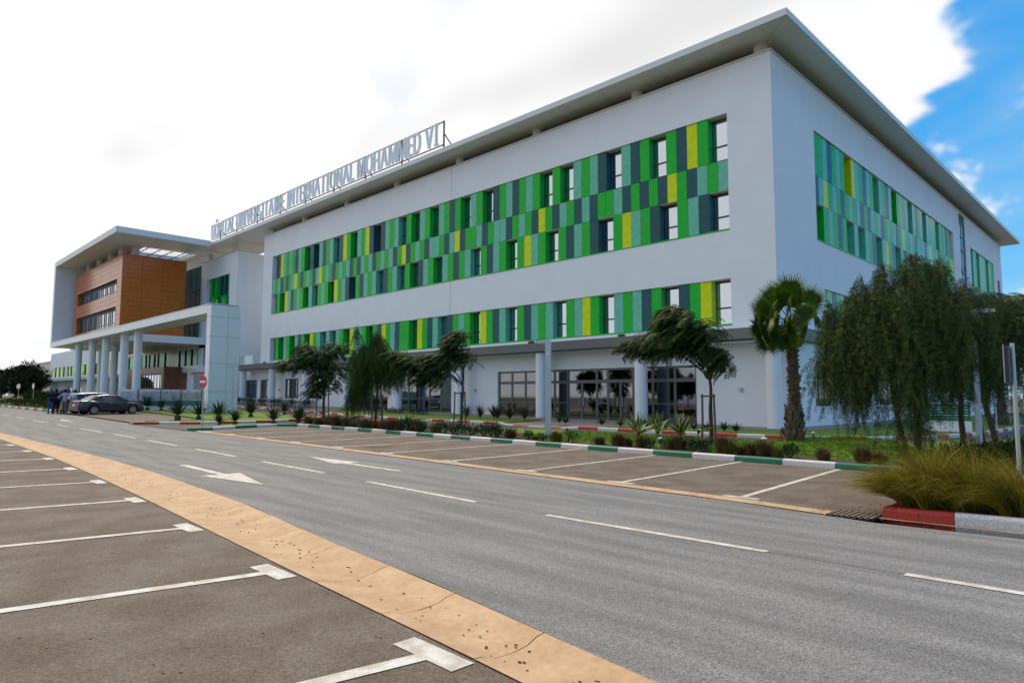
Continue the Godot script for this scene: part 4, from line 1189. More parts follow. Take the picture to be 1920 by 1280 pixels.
func feather_frond(sd: int) -> ArrayMesh:   # a twice divided leaf, held out and drooping
	var r := RandomNumberGenerator.new(); r.seed = sd
	var mb := MB.new()
	var p := Vector3.ZERO
	var d := Vector3(0.95, 0.3, 0).normalized()
	for i in 11:
		var t := i / 11.0
		d = (d + Vector3(0, -0.13, r.randf_range(-0.03, 0.03))).normalized()
		var q := p + d * 0.05
		var up := Vector3(0, 1, 0) - d * d.y
		up = up.normalized()
		var s := d.cross(up).normalized()
		mb.tint = Color(0.5, 0.45, 0.35)
		mb.quad(p - s * 0.004, q - s * 0.004, q + s * 0.004, p + s * 0.004)
		var ln := 0.15 * (1.0 - 0.6 * absf(t - 0.35) * 1.5)
		for k in [-1.0, 1.0]:
			var ld: Vector3 = (s * k + d * 0.55 - up * r.randf_range(0.1, 0.5)).normalized()
			var g := r.randf_range(0.75, 1.25)
			var w := ld.cross(up).normalized()
			mb.tint = Color(g, g, g)
			var a := q; var b := q + ld * ln * 0.5; var e := q + ld * ln - up * 0.02
			mb.quad(a - w * 0.005, b - w * 0.016, b + w * 0.016, a + w * 0.005)
			mb.quad(b - w * 0.016, e - w * 0.004, e + w * 0.004, b + w * 0.016)
		p = q
	return mb.mesh(null, true)


func limb(mb: MB, a: Vector3, b: Vector3, r0: float, r1: float, bow: Vector3, seg := 7) -> void:
	var path := []; var rad := []
	for i in 8:
		var t := i / 7.0
		path.append(a.lerp(b, t) + bow * sin(PI * t) + Vector3(sin(t * 9.0 + a.x), 0, cos(t * 7.0 + b.z)) * 0.02)
		rad.append(lerpf(r0, r1, t))
	mb.tube(path, rad, seg, true)


# a weeping tree: clumps are [x, y, z, rx, ry, rz, strands, longest strand]
func weeping_tree(label: String, at: Vector3, turn: float, trunks: Array, clumps: Array, sd: int, tone: Color, size := 1.0, group := "") -> Node3D:
	var t := thing("pepper_tree", label, "tree", at, turn, group)
	var r := RandomNumberGenerator.new(); r.seed = sd
	for k in trunks:
		var mb := MB.new(); limb(mb, k[0], k[1], k[2], k[3], k[4], 9); obj("trunk", mb, M.bark, t)
	var lm := MB.new()
	var xf := []; var cols := []
	for c in clumps:
		var ctr := Vector3(c[0], c[1], c[2])
		var tk: Array = trunks[0]
		for k in trunks:
			if k[1].distance_to(ctr) < tk[1].distance_to(ctr): tk = k
		limb(lm, tk[1], ctr + Vector3(0, c[4] * 0.35, 0), 0.05, 0.012, Vector3(0, 0.25, 0), 6)
		for i in c[6]:
			var q := Vector3(r.randfn(), r.randfn(), r.randfn()).normalized() * pow(r.randf(), 0.33)
			if q.y < -0.1: q.y *= -0.6
			var p := ctr + Vector3(q.x * c[3], q.y * c[4], q.z * c[5])
			if i % 4 == 0: limb(lm, ctr + Vector3(0, c[4] * 0.3, 0), p, 0.012, 0.004, Vector3(0, 0.12, 0), 3)
			var n := 1 + int(pow(r.randf(), 1.15) * c[7] / 0.34)
			var yaw := r.randf() * TAU
			var lean := Vector3(q.x, 0, q.z) * 0.18
			for s in n:
				var g := r.randf_range(0.62, 1.3) * (1.15 if s == 0 else 1.0)
				var b := Basis(Vector3.UP, yaw + r.randf_range(-0.5, 0.5)).rotated(Vector3(r.randf_range(-1, 1), 0, r.randf_range(-1, 1)).normalized(), r.randf_range(0, 0.5)).scaled(Vector3.ONE * r.randf_range(0.75, 1.45) * size)
				xf.append(Transform3D(b, p)); cols.append(Color(tone.r * g * r.randf_range(0.85, 1.2), tone.g * g, tone.b * g * r.randf_range(0.7, 1.2)))
				p += (Vector3(r.randf_range(-0.12, 0.12), -0.3, r.randf_range(-0.12, 0.12)) + lean * 0.3) * size
	obj("branches", lm, M.bark, t).set_meta("kind", "stuff")
	if not cache.has("ps"): cache.ps = pepper_spray(4)
	multi("crown", cache.ps, M.pepper_leaf, t, xf, cols)
	return t


# a young feathery tree: clumps are [x, y, z, rx, ry, rz, fronds]
func feathery_tree(label: String, at: Vector3, turn: float, stem: Array, clumps: Array, sd: int, wind: Vector3, tone: Color, category := "tree", group := "") -> Node3D:
	var t := thing("feathery_tree", label, category, at, turn, group)
	var r := RandomNumberGenerator.new(); r.seed = sd
	var fork: Vector3 = stem[0]
	var mb := MB.new(); limb(mb, Vector3(0, -0.05, 0), fork, stem[1], stem[1] * 0.75, Vector3(0.03, 0, 0.02), 9); obj("trunk", mb, M.bark, t)
	var lm := MB.new()
	var xf := []; var cols := []
	for c in clumps:
		var ctr := Vector3(c[0], c[1], c[2])
		limb(lm, fork, ctr, stem[1] * 0.55, 0.012, Vector3(-ctr.x * 0.1, 0.2, 0), 6)
		for i in c[6]:
			var q := Vector3(r.randfn(), r.randfn(), r.randfn()).normalized() * pow(r.randf(), 0.4)
			var p := ctr + Vector3(q.x * c[3], q.y * c[4], q.z * c[5])
			if i % 5 == 0: limb(lm, ctr, p, 0.012, 0.005, Vector3(0, 0.06, 0), 3)
			var dir := (Vector3(q.x, 0, q.z) + wind + Vector3(r.randf_range(-0.5, 0.5), 0, r.randf_range(-0.5, 0.5))).normalized()
			var b := Basis(Vector3.UP, atan2(-dir.z, dir.x)).rotated(Vector3(r.randf_range(-1, 1), 0, r.randf_range(-1, 1)).normalized(), r.randf_range(-0.4, 0.4)).scaled(Vector3.ONE * r.randf_range(0.75, 1.25))
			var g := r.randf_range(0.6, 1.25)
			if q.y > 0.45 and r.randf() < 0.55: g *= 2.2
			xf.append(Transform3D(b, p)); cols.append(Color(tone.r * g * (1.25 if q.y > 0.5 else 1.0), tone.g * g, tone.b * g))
	obj("branches", lm, M.bark, t).set_meta("kind", "stuff")
	if not cache.has("ff"): cache.ff = feather_frond(6)
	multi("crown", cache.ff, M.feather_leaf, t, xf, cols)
	return t


func tree_stakes(label: String, at: Vector3, turn: float, h := 1.45, w := 0.22) -> void:
	var s := thing("tree_stakes", label, "tree stake", at, turn, "wooden stakes round the young trees")
	for k in 3:
		var a := TAU * k / 3.0 + 0.5
		var p := Vector3(cos(a) * w, 0, sin(a) * w)
		var mb := MB.new(); mb.tube([p * 1.15 + Vector3(0, -0.1, 0), p + Vector3(0.01, h * 0.5, 0), p * 0.95 + Vector3(0, h, 0)], [0.035, 0.032, 0.03], 7); obj("stake", mb, M.stake_wood, s)
	for y in [h - 0.06, h * 0.32]:
		for k in 3:
			var a := TAU * k / 3.0 + 0.5; var e := TAU * (k + 1) / 3.0 + 0.5
			var mb := MB.new(); mb.tube([Vector3(cos(a) * w * 1.1, y, sin(a) * w * 1.1), Vector3(cos(e) * w * 1.1, y, sin(e) * w * 1.1)], [0.028, 0.028], 6); obj("rail", mb, M.stake_wood, s)


func fan_leaf(sd: int, droop: float, stalk: float, bend: float) -> ArrayMesh:   # palm leaf: stalk along +x, pleated fan at its end
	var r := RandomNumberGenerator.new(); r.seed = sd
	var mb := MB.new()
	mb.tint = Color(0.12, 0.13, 0.025)
	mb.tube([Vector3.ZERO, Vector3(stalk * 0.5, 0.05, 0), Vector3(stalk + 0.02, 0.0, 0)], [0.024, 0.016, 0.011], 6)
	var o := Vector3(stalk, 0, 0)
	var rot := Basis(Vector3.BACK, -bend)
	var n := 34
	for i in n:
		var a0 := lerpf(-2.15, 2.15, float(i) / n); var a1 := lerpf(-2.15, 2.15, float(i + 1) / n)
		var am := (a0 + a1) * 0.5
		var l := 0.82 * (1.0 - 0.13 * absf(am)) * r.randf_range(0.9, 1.06)
		var f := 0.58 + 0.05 * r.randf()
		var g := r.randf_range(0.8, 1.2)
		var e := []
		for a in [a0, am, a1]:
			var dd := Vector3(cos(a), 0, sin(a))
			e.append(o + rot * (dd * l * f + Vector3(0, 0.1 * absf(sin(a)) * l + (0.014 if a == am else -0.014) - droop * 0.1, 0)))
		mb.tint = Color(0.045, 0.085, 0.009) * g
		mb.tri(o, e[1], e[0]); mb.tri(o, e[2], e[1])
		var md := Vector3(cos(am), 0, sin(am))
		var tip: Vector3 = o + rot * (md * l + Vector3(0, 0.1 * absf(sin(am)) * l - droop * (0.2 + 0.25 * r.randf()), 0)) + Vector3(0, 0, r.randf_range(-0.02, 0.02))
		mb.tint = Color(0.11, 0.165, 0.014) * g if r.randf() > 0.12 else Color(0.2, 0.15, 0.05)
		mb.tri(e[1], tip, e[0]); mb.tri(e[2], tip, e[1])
	return mb.mesh(null, true)


func palm(label: String, at: Vector3, turn: float, h: float, sd: int, leaves: Array) -> Node3D:
	var t := thing("fan_palm", label, "palm tree", at, turn)
	var r := RandomNumberGenerator.new(); r.seed = sd
	var rows := []
	for i in 60:
		var y := h * i / 59.0
		var row := PackedVector3Array()
		var base := 0.17 + 0.2 * exp(-y * 3.6) - 0.035 * y / h
		for k in 20:
			var a := TAU * k / 20.0
			var rr := base + r.randf_range(-0.012, 0.018)
			row.append(Vector3(cos(a) * rr + sin(y * 0.8) * 0.04, y - 0.05, -sin(a) * rr))
		rows.append(row)
	var mb := MB.new(); mb.grid(rows, true); obj("trunk", mb, M.palm_bark, t)
	# cut leaf bases: broad crossed ones low down, short stubs above
	var bt := MB.new()
	for i in 260:
		var y := pow(r.randf(), 1.3) * (h - 0.15)
		var low := y < 0.95
		var a := i * 2.39996
		var base := 0.17 + 0.2 * exp(-y * 3.6) - 0.035 * y / h
		var out := Vector3(cos(a), 0, sin(a))
		var l := r.randf_range(0.2, 0.32) if low else r.randf_range(0.05, 0.1)
		var w := r.randf_range(0.045, 0.06) if low else r.randf_range(0.03, 0.05)
		var up := (Vector3.UP * (0.9 if low else 0.6) + out * (0.28 if low else 0.8) + out.cross(Vector3.UP) * r.randf_range(-0.7, 0.7) * (1.0 if low else 0.4)).normalized()
		var sd2 := up.cross(out).normalized(); var th := sd2.cross(up).normalized()
		bt.box(Vector3(-w, 0, -0.012), Vector3(w, l, 0.012), Transform3D(Basis(sd2, up, th), out * (base - 0.01) + Vector3(sin(y * 0.8) * 0.04, y, 0)))
	obj("leaf_base", bt, M.palm_boot, t).set_meta("kind", "stuff")
	if not cache.has("fan0"):
		for i in 4: cache["fan%d" % i] = fan_leaf(20 + i, [0.0, 0.2, 0.4, 0.6][i], [0.85, 0.6, 0.85, 0.4][i], [0.0, 0.25, 1.0, 0.8][i])
	for l in leaves:   # [yaw, pitch, roll, droop kind, scale]
		var b := Basis(Vector3.UP, deg_to_rad(l[0])) * Basis(Vector3.BACK, deg_to_rad(l[1])) * Basis(Vector3.RIGHT, deg_to_rad(l[2]))
		obj("palm_leaf", cache["fan%d" % l[3]], M.palm_leaf, t, Transform3D(b.scaled_local(Vector3.ONE * l[4]), Vector3(0.02, h - 0.08 - 0.2 * (90.0 - l[1]) / 130.0, 0)))
	return t


func blade(l: float, w: float, curve: float, cup: float, mid: Color, edge: Color, n := 7, taper := 1.0) -> ArrayMesh:   # sword leaf rising along +y, bending to +x
	var mb := MB.new()
	var pts := []
	var p := Vector3.ZERO
	var ang := 0.0
	for i in n + 1:
		var t := float(i) / n
		pts.append([p, ang, w * (0.75 + 0.5 * sin(PI * minf(t * 1.3, 1.0))) * (1.0 - pow(t, 2.5 * taper))])
		ang += curve / n
		p += Vector3(sin(ang), cos(ang), 0) * l / n
	for i in n:
		var a: Array = pts[i]; var b: Array = pts[i + 1]
		var na := Vector3(cos(a[1]), -sin(a[1]), 0) * cup; var nb := Vector3(cos(b[1]), -sin(b[1]), 0) * cup
		for s in [-1.0, 1.0]:
			var e0: Vector3 = a[0] + Vector3(0, 0, s * a[2]) - na * a[2]; var e1: Vector3 = b[0] + Vector3(0, 0, s * b[2]) - nb * b[2]
			var m0: Vector3 = a[0] + Vector3(0, 0, s * a[2] * 0.62) - na * a[2] * 0.45; var m1: Vector3 = b[0] + Vector3(0, 0, s * b[2] * 0.62) - nb * b[2] * 0.45
			mb.tint = mid
			if s > 0: mb.quad(a[0], b[0], m1, m0)
			else: mb.quad(a[0], m0, m1, b[0])
			mb.tint = edge
			if s > 0: mb.quad(m0, m1, e1, e0)
			else: mb.quad(m0, e0, e1, m1)
	return mb.mesh(null, true)


func rosette(called: String, label: String, category: String, at: Vector3, turn: float, n: int, meshes: Array, spread0: float, spread1: float, sd: int, stem := 0.0, group := "") -> Node3D:
	var t := thing(called, label, category, at, turn, group)
	var r := RandomNumberGenerator.new(); r.seed = sd
	if stem > 0:
		var mb := MB.new(); mb.tube([Vector3(0, -0.05, 0), Vector3(0, stem + 0.05, 0)], [0.11, 0.09], 10); obj("stem", mb, M.bark, t)
	for i in n:
		var k := float(i) / n
		var b := Basis(Vector3.UP, i * 2.39996 + r.randf_range(-0.2, 0.2)) * Basis(Vector3.BACK, -lerpf(spread0, spread1, k) * r.randf_range(0.85, 1.12))
		obj("leaf", meshes[i % meshes.size()], M.agave_leaf, t, Transform3D(b.scaled_local(Vector3.ONE * r.randf_range(0.85, 1.12)), Vector3(0, stem + 0.02 + (1.0 - k) * 0.05, 0)))
	return t


func tuft_mesh(n: int, h: float, spread: float, cols: Array, sd: int, w := 0.006) -> ArrayMesh:   # grassy tuft
	var r := RandomNumberGenerator.new(); r.seed = sd
	var mb := MB.new()
	for i in n:
		var a := r.randf() * TAU
		var o := Vector3(cos(a), 0, sin(a)) * r.randf() * spread * 0.45
		var d := Vector3(cos(a), 0, sin(a)) * r.randf_range(0.1, 0.8) * spread
		var l := h * (0.35 + 0.8 * pow(r.randf(), 0.7))
		var s := Vector3(-sin(a), 0, cos(a)) * w
		mb.tint = cols[r.randi() % cols.size()] * r.randf_range(0.7, 1.3)
		var p1 := o + d * 0.35 + Vector3(0, l * 0.6, 0); var p2 := o + d + Vector3(0, l * r.randf_range(0.8, 1.0), 0)
		mb.quad(o - s, o + s, p1 + s, p1 - s); mb.tri(p1 - s, p1 + s, p2)
	return mb.mesh(null, true)


func bush_mesh(n: int, rx: float, h: float, ll: float, cols: Array, sd: int) -> ArrayMesh:   # leafy shrub with stems
	var r := RandomNumberGenerator.new(); r.seed = sd
	var mb := MB.new()
	mb.tint = Color(0.06, 0.045, 0.03)
	for i in 7:
		var a := r.randf() * TAU
		mb.tube([Vector3(0, -0.02, 0), Vector3(cos(a) * rx * 0.6, h * r.randf_range(0.5, 0.9), sin(a) * rx * 0.6)], [0.009, 0.004], 4, false)
	for i in n:
		var q := Vector3(r.randfn(), r.randfn(), r.randfn()).normalized() * pow(r.randf(), 0.4)
		var lump := 0.75 + 0.35 * sin(q.x * 7.0 + sd) * cos(q.z * 6.0)
		var p := Vector3(q.x * rx * lump, h * (0.5 + 0.5 * q.y * lump), q.z * rx * lump)
		var d := (q + Vector3(r.randf_range(-0.6, 0.6), r.randf_range(0.0, 0.9), r.randf_range(-0.6, 0.6))).normalized()
		var s := d.cross(Vector3(r.randf_range(-1, 1), r.randf_range(-1, 1), r.randf_range(-1, 1))).normalized()
		leaf(mb, p, d, s, ll * r.randf_range(0.7, 1.3), ll * 0.42, cols[r.randi() % cols.size()] * r.randf_range(0.6, 1.35))
	return mb.mesh(null, true)


func fountain_grass(label: String, at: Vector3, turn: float, n: int, l: float, sd: int, wind: Vector3) -> Node3D:   # arching ornamental grass
	var t := thing("ornamental_grass", label, "ornamental grass", at, turn)
	var r := RandomNumberGenerator.new(); r.seed = sd
	var mb := MB.new()
	for i in n:
		var a := r.randf() * TAU
		var o := Vector3(cos(a), 0, sin(a)) * sqrt(r.randf()) * 0.16
		var vel := (Vector3(cos(a), 0, sin(a)) * r.randf_range(0.15, 0.75) + Vector3(0, 1, 0) + wind * r.randf_range(0.3, 1.0)).normalized()
		var seg := 6
		var ll := l * r.randf_range(0.55, 1.1)
		var g := r.randf_range(0.4, 1.5) * (0.75 + 0.5 * sin(a * 5.0 + sd))
		g = maxf(g, 0.3)
		var c := Color(0.34, 0.25, 0.018) if r.randf() < 0.5 else (Color(0.13, 0.17, 0.014) if r.randf() < 0.7 else Color(0.5, 0.35, 0.08))
		mb.tint = c * g
		var w := r.randf_range(0.0018, 0.0045)
		var s := vel.cross(Vector3(r.randf_range(-1, 1), 0.2, r.randf_range(-1, 1))).normalized() * w
		var p := o
		for k in seg:
			var q := p + vel * ll / seg
			vel = (vel + Vector3(0, -0.42, 0) * (0.5 + 0.9 * k / seg) + wind * 0.09 + Vector3(r.randf_range(-0.05, 0.05), 0, r.randf_range(-0.05, 0.05))).normalized()
			var w1 := 1.0 - float(k) / seg; var w2 := 1.0 - float(k + 1) / seg
			if q.y < 0.02: q.y = 0.02
			mb.quad(p - s * w1, p + s * w1, q + s * w2, q - s * w2)
			p = q
	obj("blades", mb.mesh(null, true), M.grass_blade, t).set_meta("kind", "stuff")
	return t


func plants() -> void:
	var deep := Color(0.062, 0.088, 0.027)
	# the big weeping pair at the right
	weeping_tree("big weeping pepper tree with two trunks, right of the palm, strands reaching the kerb", on(-4.42, -17.6, 0.08), 14.1,
		[[Vector3(0.06, -0.1, 0.05), Vector3(0.1, 1.75, 0), 0.085, 0.06, Vector3(0.06, 0, 0)], [Vector3(-0.1, -0.1, -0.05), Vector3(-0.3, 1.9, 0.1), 0.06, 0.05, Vector3(-0.05, 0, 0)]],
		[[0.0, 3.6, 0, 0.95, 0.95, 0.9, 300, 2.3], [-0.8, 3.45, 0.1, 0.7, 0.7, 0.7, 230, 2.1], [-1.35, 2.9, 0.1, 0.5, 0.55, 0.5, 160, 2.1], [-1.1, 2.0, 0.3, 0.45, 0.4, 0.4, 70, 1.5], [0.95, 3.2, 0, 0.75, 0.85, 0.8, 230, 2.2], [-0.2, 2.7, 0.5, 0.9, 0.7, 0.6, 160, 1.9], [0.25, 4.4, -0.1, 0.45, 0.45, 0.4, 100, 0.9], [-0.45, 4.3, 0, 0.22, 0.4, 0.22, 40, 0.6], [0.7, 4.3, 0, 0.25, 0.4, 0.25, 45, 0.6], [-1.65, 3.45, 0, 0.22, 0.35, 0.22, 36, 0.7], [-0.9, 4.05, 0, 0.18, 0.3, 0.18, 26, 0.5], [0.05, 1.7, 0.75, 0.2, 0.5, 0.16, 60, 2.0], [-1.9, 2.1, 0.1, 0.12, 0.3, 0.12, 16, 0.9]], 41, deep)
	weeping_tree("pepper tree on a stake behind the right lamp post", on(-3.95, -20.2, 0.08), 11.1,
		[[Vector3(0, -0.1, 0), Vector3(0.02, 1.9, 0), 0.075, 0.055, Vector3(0.02, 0, 0)]],
		[[0, 3.6, 0, 0.9, 0.9, 0.9, 330, 1.9], [0.7, 3.3, 0.1, 0.7, 0.8, 0.7, 240, 1.8], [-0.7, 3.6, 0, 0.6, 0.8, 0.6, 180, 1.8], [0.3, 2.4, 0.2, 0.9, 0.6, 0.8, 200, 1.4]], 42, deep * 0.9)
	weeping_tree("leaning dark tree at the right edge behind the flower bed", on(-4.0, -24.4, 0.08), 9.3,
		[[Vector3(0.1, -0.1, 0), Vector3(-0.15, 2.2, 0), 0.085, 0.06, Vector3(-0.05, 0, 0)], [Vector3(-0.2, -0.1, 0), Vector3(-0.4, 1.8, 0), 0.05, 0.04, Vector3(0, 0, 0)]],
		[[-0.1, 3.5, 0, 0.9, 0.8, 0.9, 230, 1.5], [0.5, 3.2, 0, 0.6, 0.6, 0.7, 150, 1.5], [-0.7, 3.0, 0, 0.6, 0.7, 0.7, 120, 1.6]], 43, deep * 0.8)
	feathery_tree("dark feathery tree reaching out at the right edge above the post", on(-2.9, -23.0, 0.08), 7.2, [Vector3(0.05, 2.0, 0), 0.06],
		[[-0.1, 3.9, 0, 0.7, 0.35, 0.7, 110], [0.35, 3.4, 0.2, 0.45, 0.35, 0.6, 90], [-0.6, 4.1, -0.2, 0.5, 0.3, 0.5, 60], [0.6, 2.6, 0, 0.4, 0.5, 0.5, 70]], 44, Vector3(0.5, 0, 0), Color(0.03, 0.055, 0.016))
	weeping_tree("slim weeping pepper tree in the planting bed, between two feathery trees", on(-27.0, -17.9, 0.1), 56.8,
		[[Vector3(0.05, -0.1, 0), Vector3(0.15, 1.9, 0), 0.07, 0.05, Vector3(0.02, 0, 0)]],
		[[0.0, 3.2, 0, 0.95, 0.8, 0.9, 330, 1.8], [-0.6, 3.2, 0, 0.55, 0.7, 0.6, 170, 1.7], [0.8, 2.9, 0, 0.75, 0.6, 0.7, 220, 1.4], [-0.85, 4.2, 0, 0.12, 0.6, 0.14, 26, 0.5], [0.1, 4.0, 0, 0.4, 0.45, 0.4, 90, 0.8], [-0.7, 2.0, 0.1, 0.4, 0.5, 0.4, 110, 1.6], [-1.05, 1.4, 0, 0.12, 0.5, 0.12, 24, 1.2]], 45, Color(0.052, 0.085, 0.018))
	tree_stakes("wooden stakes round the slim weeping tree", on(-26.6, -17.9, 0.1), 20, 1.35, 0.3)
	var ft := Color(0.032, 0.062, 0.013)
	feathery_tree("young feathery tree bent by the wind, in front of the entrance glazing at the right", on(-9.43, -17.43, 0.1), 28.4, [Vector3(0.03, 1.8, 0), 0.055],
		[[-0.55, 3.3, 0, 0.75, 0.6, 0.7, 330], [-1.3, 2.9, 0, 0.65, 0.45, 0.6, 200], [-0.1, 2.9, 0, 0.5, 0.5, 0.5, 130], [-1.9, 2.85, 0, 0.35, 0.22, 0.35, 50], [-0.9, 3.75, 0, 0.4, 0.3, 0.4, 70], [0.5, 2.35, 0, 0.3, 0.35, 0.35, 60], [0.3, 2.6, 0.2, 0.25, 0.2, 0.25, 25]], 51, Vector3(-0.9, 0, 0.1), ft)
	tree_stakes("wooden stakes round the wind bent feathery tree at the right", on(-9.43, -17.43, 0.1), 10, 1.42, 0.2)
	feathery_tree("feathery tree leaning far to the left, before the middle of the facade", on(-22.38, -19.3, 0.1), 49.2, [Vector3(0.1, 1.75, 0), 0.06],
		[[-0.2, 3.5, 0, 0.5, 0.6, 0.6, 170], [-0.9, 2.8, 0, 0.8, 0.55, 0.7, 220], [-1.9, 2.75, 0, 0.8, 0.4, 0.6, 150], [-1.2, 2.1, 0, 0.8, 0.4, 0.6, 130], [-2.6, 3.1, 0, 0.5, 0.25, 0.4, 50], [0.1, 4.05, 0, 0.3, 0.25, 0.3, 45], [0.3, 3.0, 0, 0.3, 0.4, 0.4, 60]], 52, Vector3(-1.0, 0, 0.1), ft)
	tree_stakes("wooden stakes round the feathery tree before the middle of the facade", on(-22.38, -19.3, 0.1), 40, 1.5, 0.27)
	feathery_tree("broad feathery tree at the left end of the planting bed", on(-31.53, -17.8, 0.1), 60.5, [Vector3(0.0, 1.5, 0), 0.06],
		[[-0.5, 3.3, 0, 0.85, 0.5, 0.8, 200], [-1.5, 2.9, 0, 0.65, 0.35, 0.6, 110], [0.3, 2.6, 0, 0.9, 0.6, 0.8, 220], [0.6, 3.7, 0, 0.6, 0.45, 0.5, 120], [-0.9, 3.8, 0, 0.4, 0.3, 0.4, 50], [0.0, 1.9, 0, 0.7, 0.4, 0.6, 110], [-0.5, 1.5, 0.1, 0.4, 0.25, 0.3, 40]], 53, Vector3(-0.4, 0, 0), ft)
	tree_stakes("wooden stakes round the broad feathery tree at the left", on(-31.53, -17.8, 0.1), 50, 1.4, 0.35)
	# palms
	# [yaw, rise, roll, kind, scale]; local +x is to the right in the photograph, +z towards the viewer
	var lv := [[0, 92, 96, 0, 0.98], [12, 52, 68, 0, 0.92], [-14, 128, 72, 0, 0.92], [40, 66, 110, 1, 0.9], [-150, 70, 75, 1, 0.9], [160, 25, 40, 0, 0.95], [185, 40, 130, 0, 0.9], [178, 2, 72, 2, 1.02], [200, -14, 96, 2, 1.0], [150, -22, 55, 2, 0.95], [222, 12, 84, 2, 0.95], [120, 5, 60, 2, 0.9], [8, 18, 75, 2, 0.82], [-50, 22, 70, 1, 0.85], [60, 20, 95, 2, 0.8], [-100, 30, 90, 1, 0.85], [250, -30, 80, 3, 1.0], [190, -40, 90, 3, 1.1], [100, -35, 80, 3, 1.0], [20, -30, 80, 3, 0.9]]
	palm("fan palm with a rough brown trunk in front of the building corner", on(-8.49, -20.95, 0.08), 22.1, 3.82, 61, lv)
	palm("distant fan palm behind the trees at the right edge", on(-6.3, -41, 0.0), 0, 4.4, 62, lv.slice(0, 12))
	# agaves with striped leaves on the lawn
	var va := [blade(0.62, 0.066, 0.2, 0.3, Color(0.05, 0.1, 0.06), Color(0.5, 0.47, 0.16)), blade(0.66, 0.062, -0.5, 0.3, Color(0.06, 0.11, 0.07), Color(0.52, 0.48, 0.18)), blade(0.7, 0.062, 0.7, 0.3, Color(0.05, 0.1, 0.06), Color(0.46, 0.45, 0.15))]
	rosette("striped_agave", "yellow striped agave on the lawn, leftmost of the three", "agave", on(-12.82, -18.88, 0.1), 20, 22, va, 1.15, 0.12, 71, 0.0, "striped agaves on the lawn")
	rosette("striped_agave", "upright yellow striped agave on the lawn, middle one of the three", "agave", on(-12.97, -20.3, 0.1), 110, 18, va, 0.9, 0.08, 72, 0.0, "striped agaves on the lawn")
	rosette("striped_agave", "yellow striped agave with a curling tip, nearest the staked tree", "agave", on(-11.83, -19.9, 0.1), 200, 20, va, 1.1, 0.15, 73, 0.0, "striped agaves on the lawn")
	for i in 3: get_child(get_child_count() - 1 - i).scale = Vector3.ONE * 1.3
	# dark spiky agaves by the driveway mouth
	var da := [blade(0.74, 0.034, 0.1, 0.35, Color(0.032, 0.055, 0.03), Color(0.055, 0.075, 0.042), 5, 0.8), blade(0.78, 0.034, 0.3, 0.35, Color(0.036, 0.06, 0.032), Color(0.075, 0.085, 0.048), 5, 0.8)]
	var names := ["dark agave nearest the bonnet of the navy car", "small dark agave under the screen of white letters", "large dark agave left of the no entry sign", "dark agave just left of the no entry post", "dark agave right of the no entry post", "yellowish agave behind the white kerb stone", "small agave at the foot of the no entry island", "agave behind the red kerb in the middle of the row", "agave behind the green and white kerb corner", "wide agave at the kerb corner, right end of the row", "agave far back by the lamp post and white pillar"]
	var ap := [Vector2(-58.5, -17.5), Vector2(-56.5, -17.9), Vector2(-36.9, -12.5), Vector2(-37.3, -13.7), Vector2(-36.7, -14.5), Vector2(-31.2, -13.1), Vector2(-31.0, -12.3), Vector2(-39.0, -17.3), Vector2(-30.4, -14.6), Vector2(-29.9, -15.6), Vector2(-41, -20.4)]
	for i in ap.size():
		rosette("agave", names[i], "agave", on(ap[i].x, ap[i].y, 0.1), i * 67.0, 38, da, 1.2, 0.1, 80 + i, [0.1, 0.08, 0.1, 0.1, 0.1, 0.05, 0.03, 0.08, 0.05, 0.05, 0.05][i], "dark agaves by the driveway")
		get_child(get_child_count() - 1).scale = Vector3.ONE * [1.6, 1.3, 1.55, 1.3, 1.35, 1.0, 0.75, 1.4, 1.2, 1.3, 1.2][i]
	# flax with purple sword leaves before the entrance
	var fl := [blade(0.85, 0.026, 0.15, 0.2, Color(0.05, 0.035, 0.035), Color(0.06, 0.05, 0.04), 5), blade(0.9, 0.026, 0.4, 0.2, Color(0.055, 0.06, 0.032), Color(0.07, 0.06, 0.04), 5)]
	var fn := ["leftmost", "second from the left", "third from the left", "fourth from the left", "fifth from the left", "rightmost, leaning against the column"]
	for i in 6:
		rosette("flax", "purple flax with sword leaves before the entrance glazing, %s" % fn[i], "flax", on([-28.1, -27.2, -26.3, -25.6, -24.9, -24.0][i], -24.7 - 0.2 * (i % 3), 0.1), i * 50.0, 36, fl, 0.8, 0.05, 100 + i, 0.0, "purple flax before the entrance")
	# small rosettes along the wall
	var hr := [blade(0.42, 0.024, 0.6, 0.2, Color(0.045, 0.075, 0.035), Color(0.05, 0.085, 0.04), 4)]
	var hx := [-21.6, -20.9, -20.3, -18.4, -17.2, -16.7, -15.9, -15.1, -14.4, -13.8, -13.1, -12.5, -11.9]
	var hed := rosette("aloe", "small aloe in the row along the white wall", "aloe", on(hx[0], -24.2, 0.1), 0, 30, hr, 1.15, 0.1, 120, 0.0, "aloes along the white wall")
	for i in range(1, hx.size()):
		dup(hed, on(hx[i], -24.0 - 0.25 * (i % 2), 0.1), i * 77.0, "small aloe in the row along the white wall", "aloes along the white wall", rng.randf_range(1.0, 1.35))
	# low dark hedge bushes by the ground floor windows
	var hb := bush_mesh(420, 0.7, 0.85, 0.1, [Color(0.012, 0.03, 0.012), Color(0.02, 0.04, 0.016)], 130)
	for i in 12:
		var hx2 := -50.0 - i * 1.35
		var o := obj("hedge_bush", hb, M.shrub_leaf); tag(o, "dark clipped bush in the hedge under the left ground floor windows", "bush", "hedge under the left windows")
		o.position = on(hx2, -27.0 - 0.3 * (i % 2)); o.rotation.y = i * 1.3
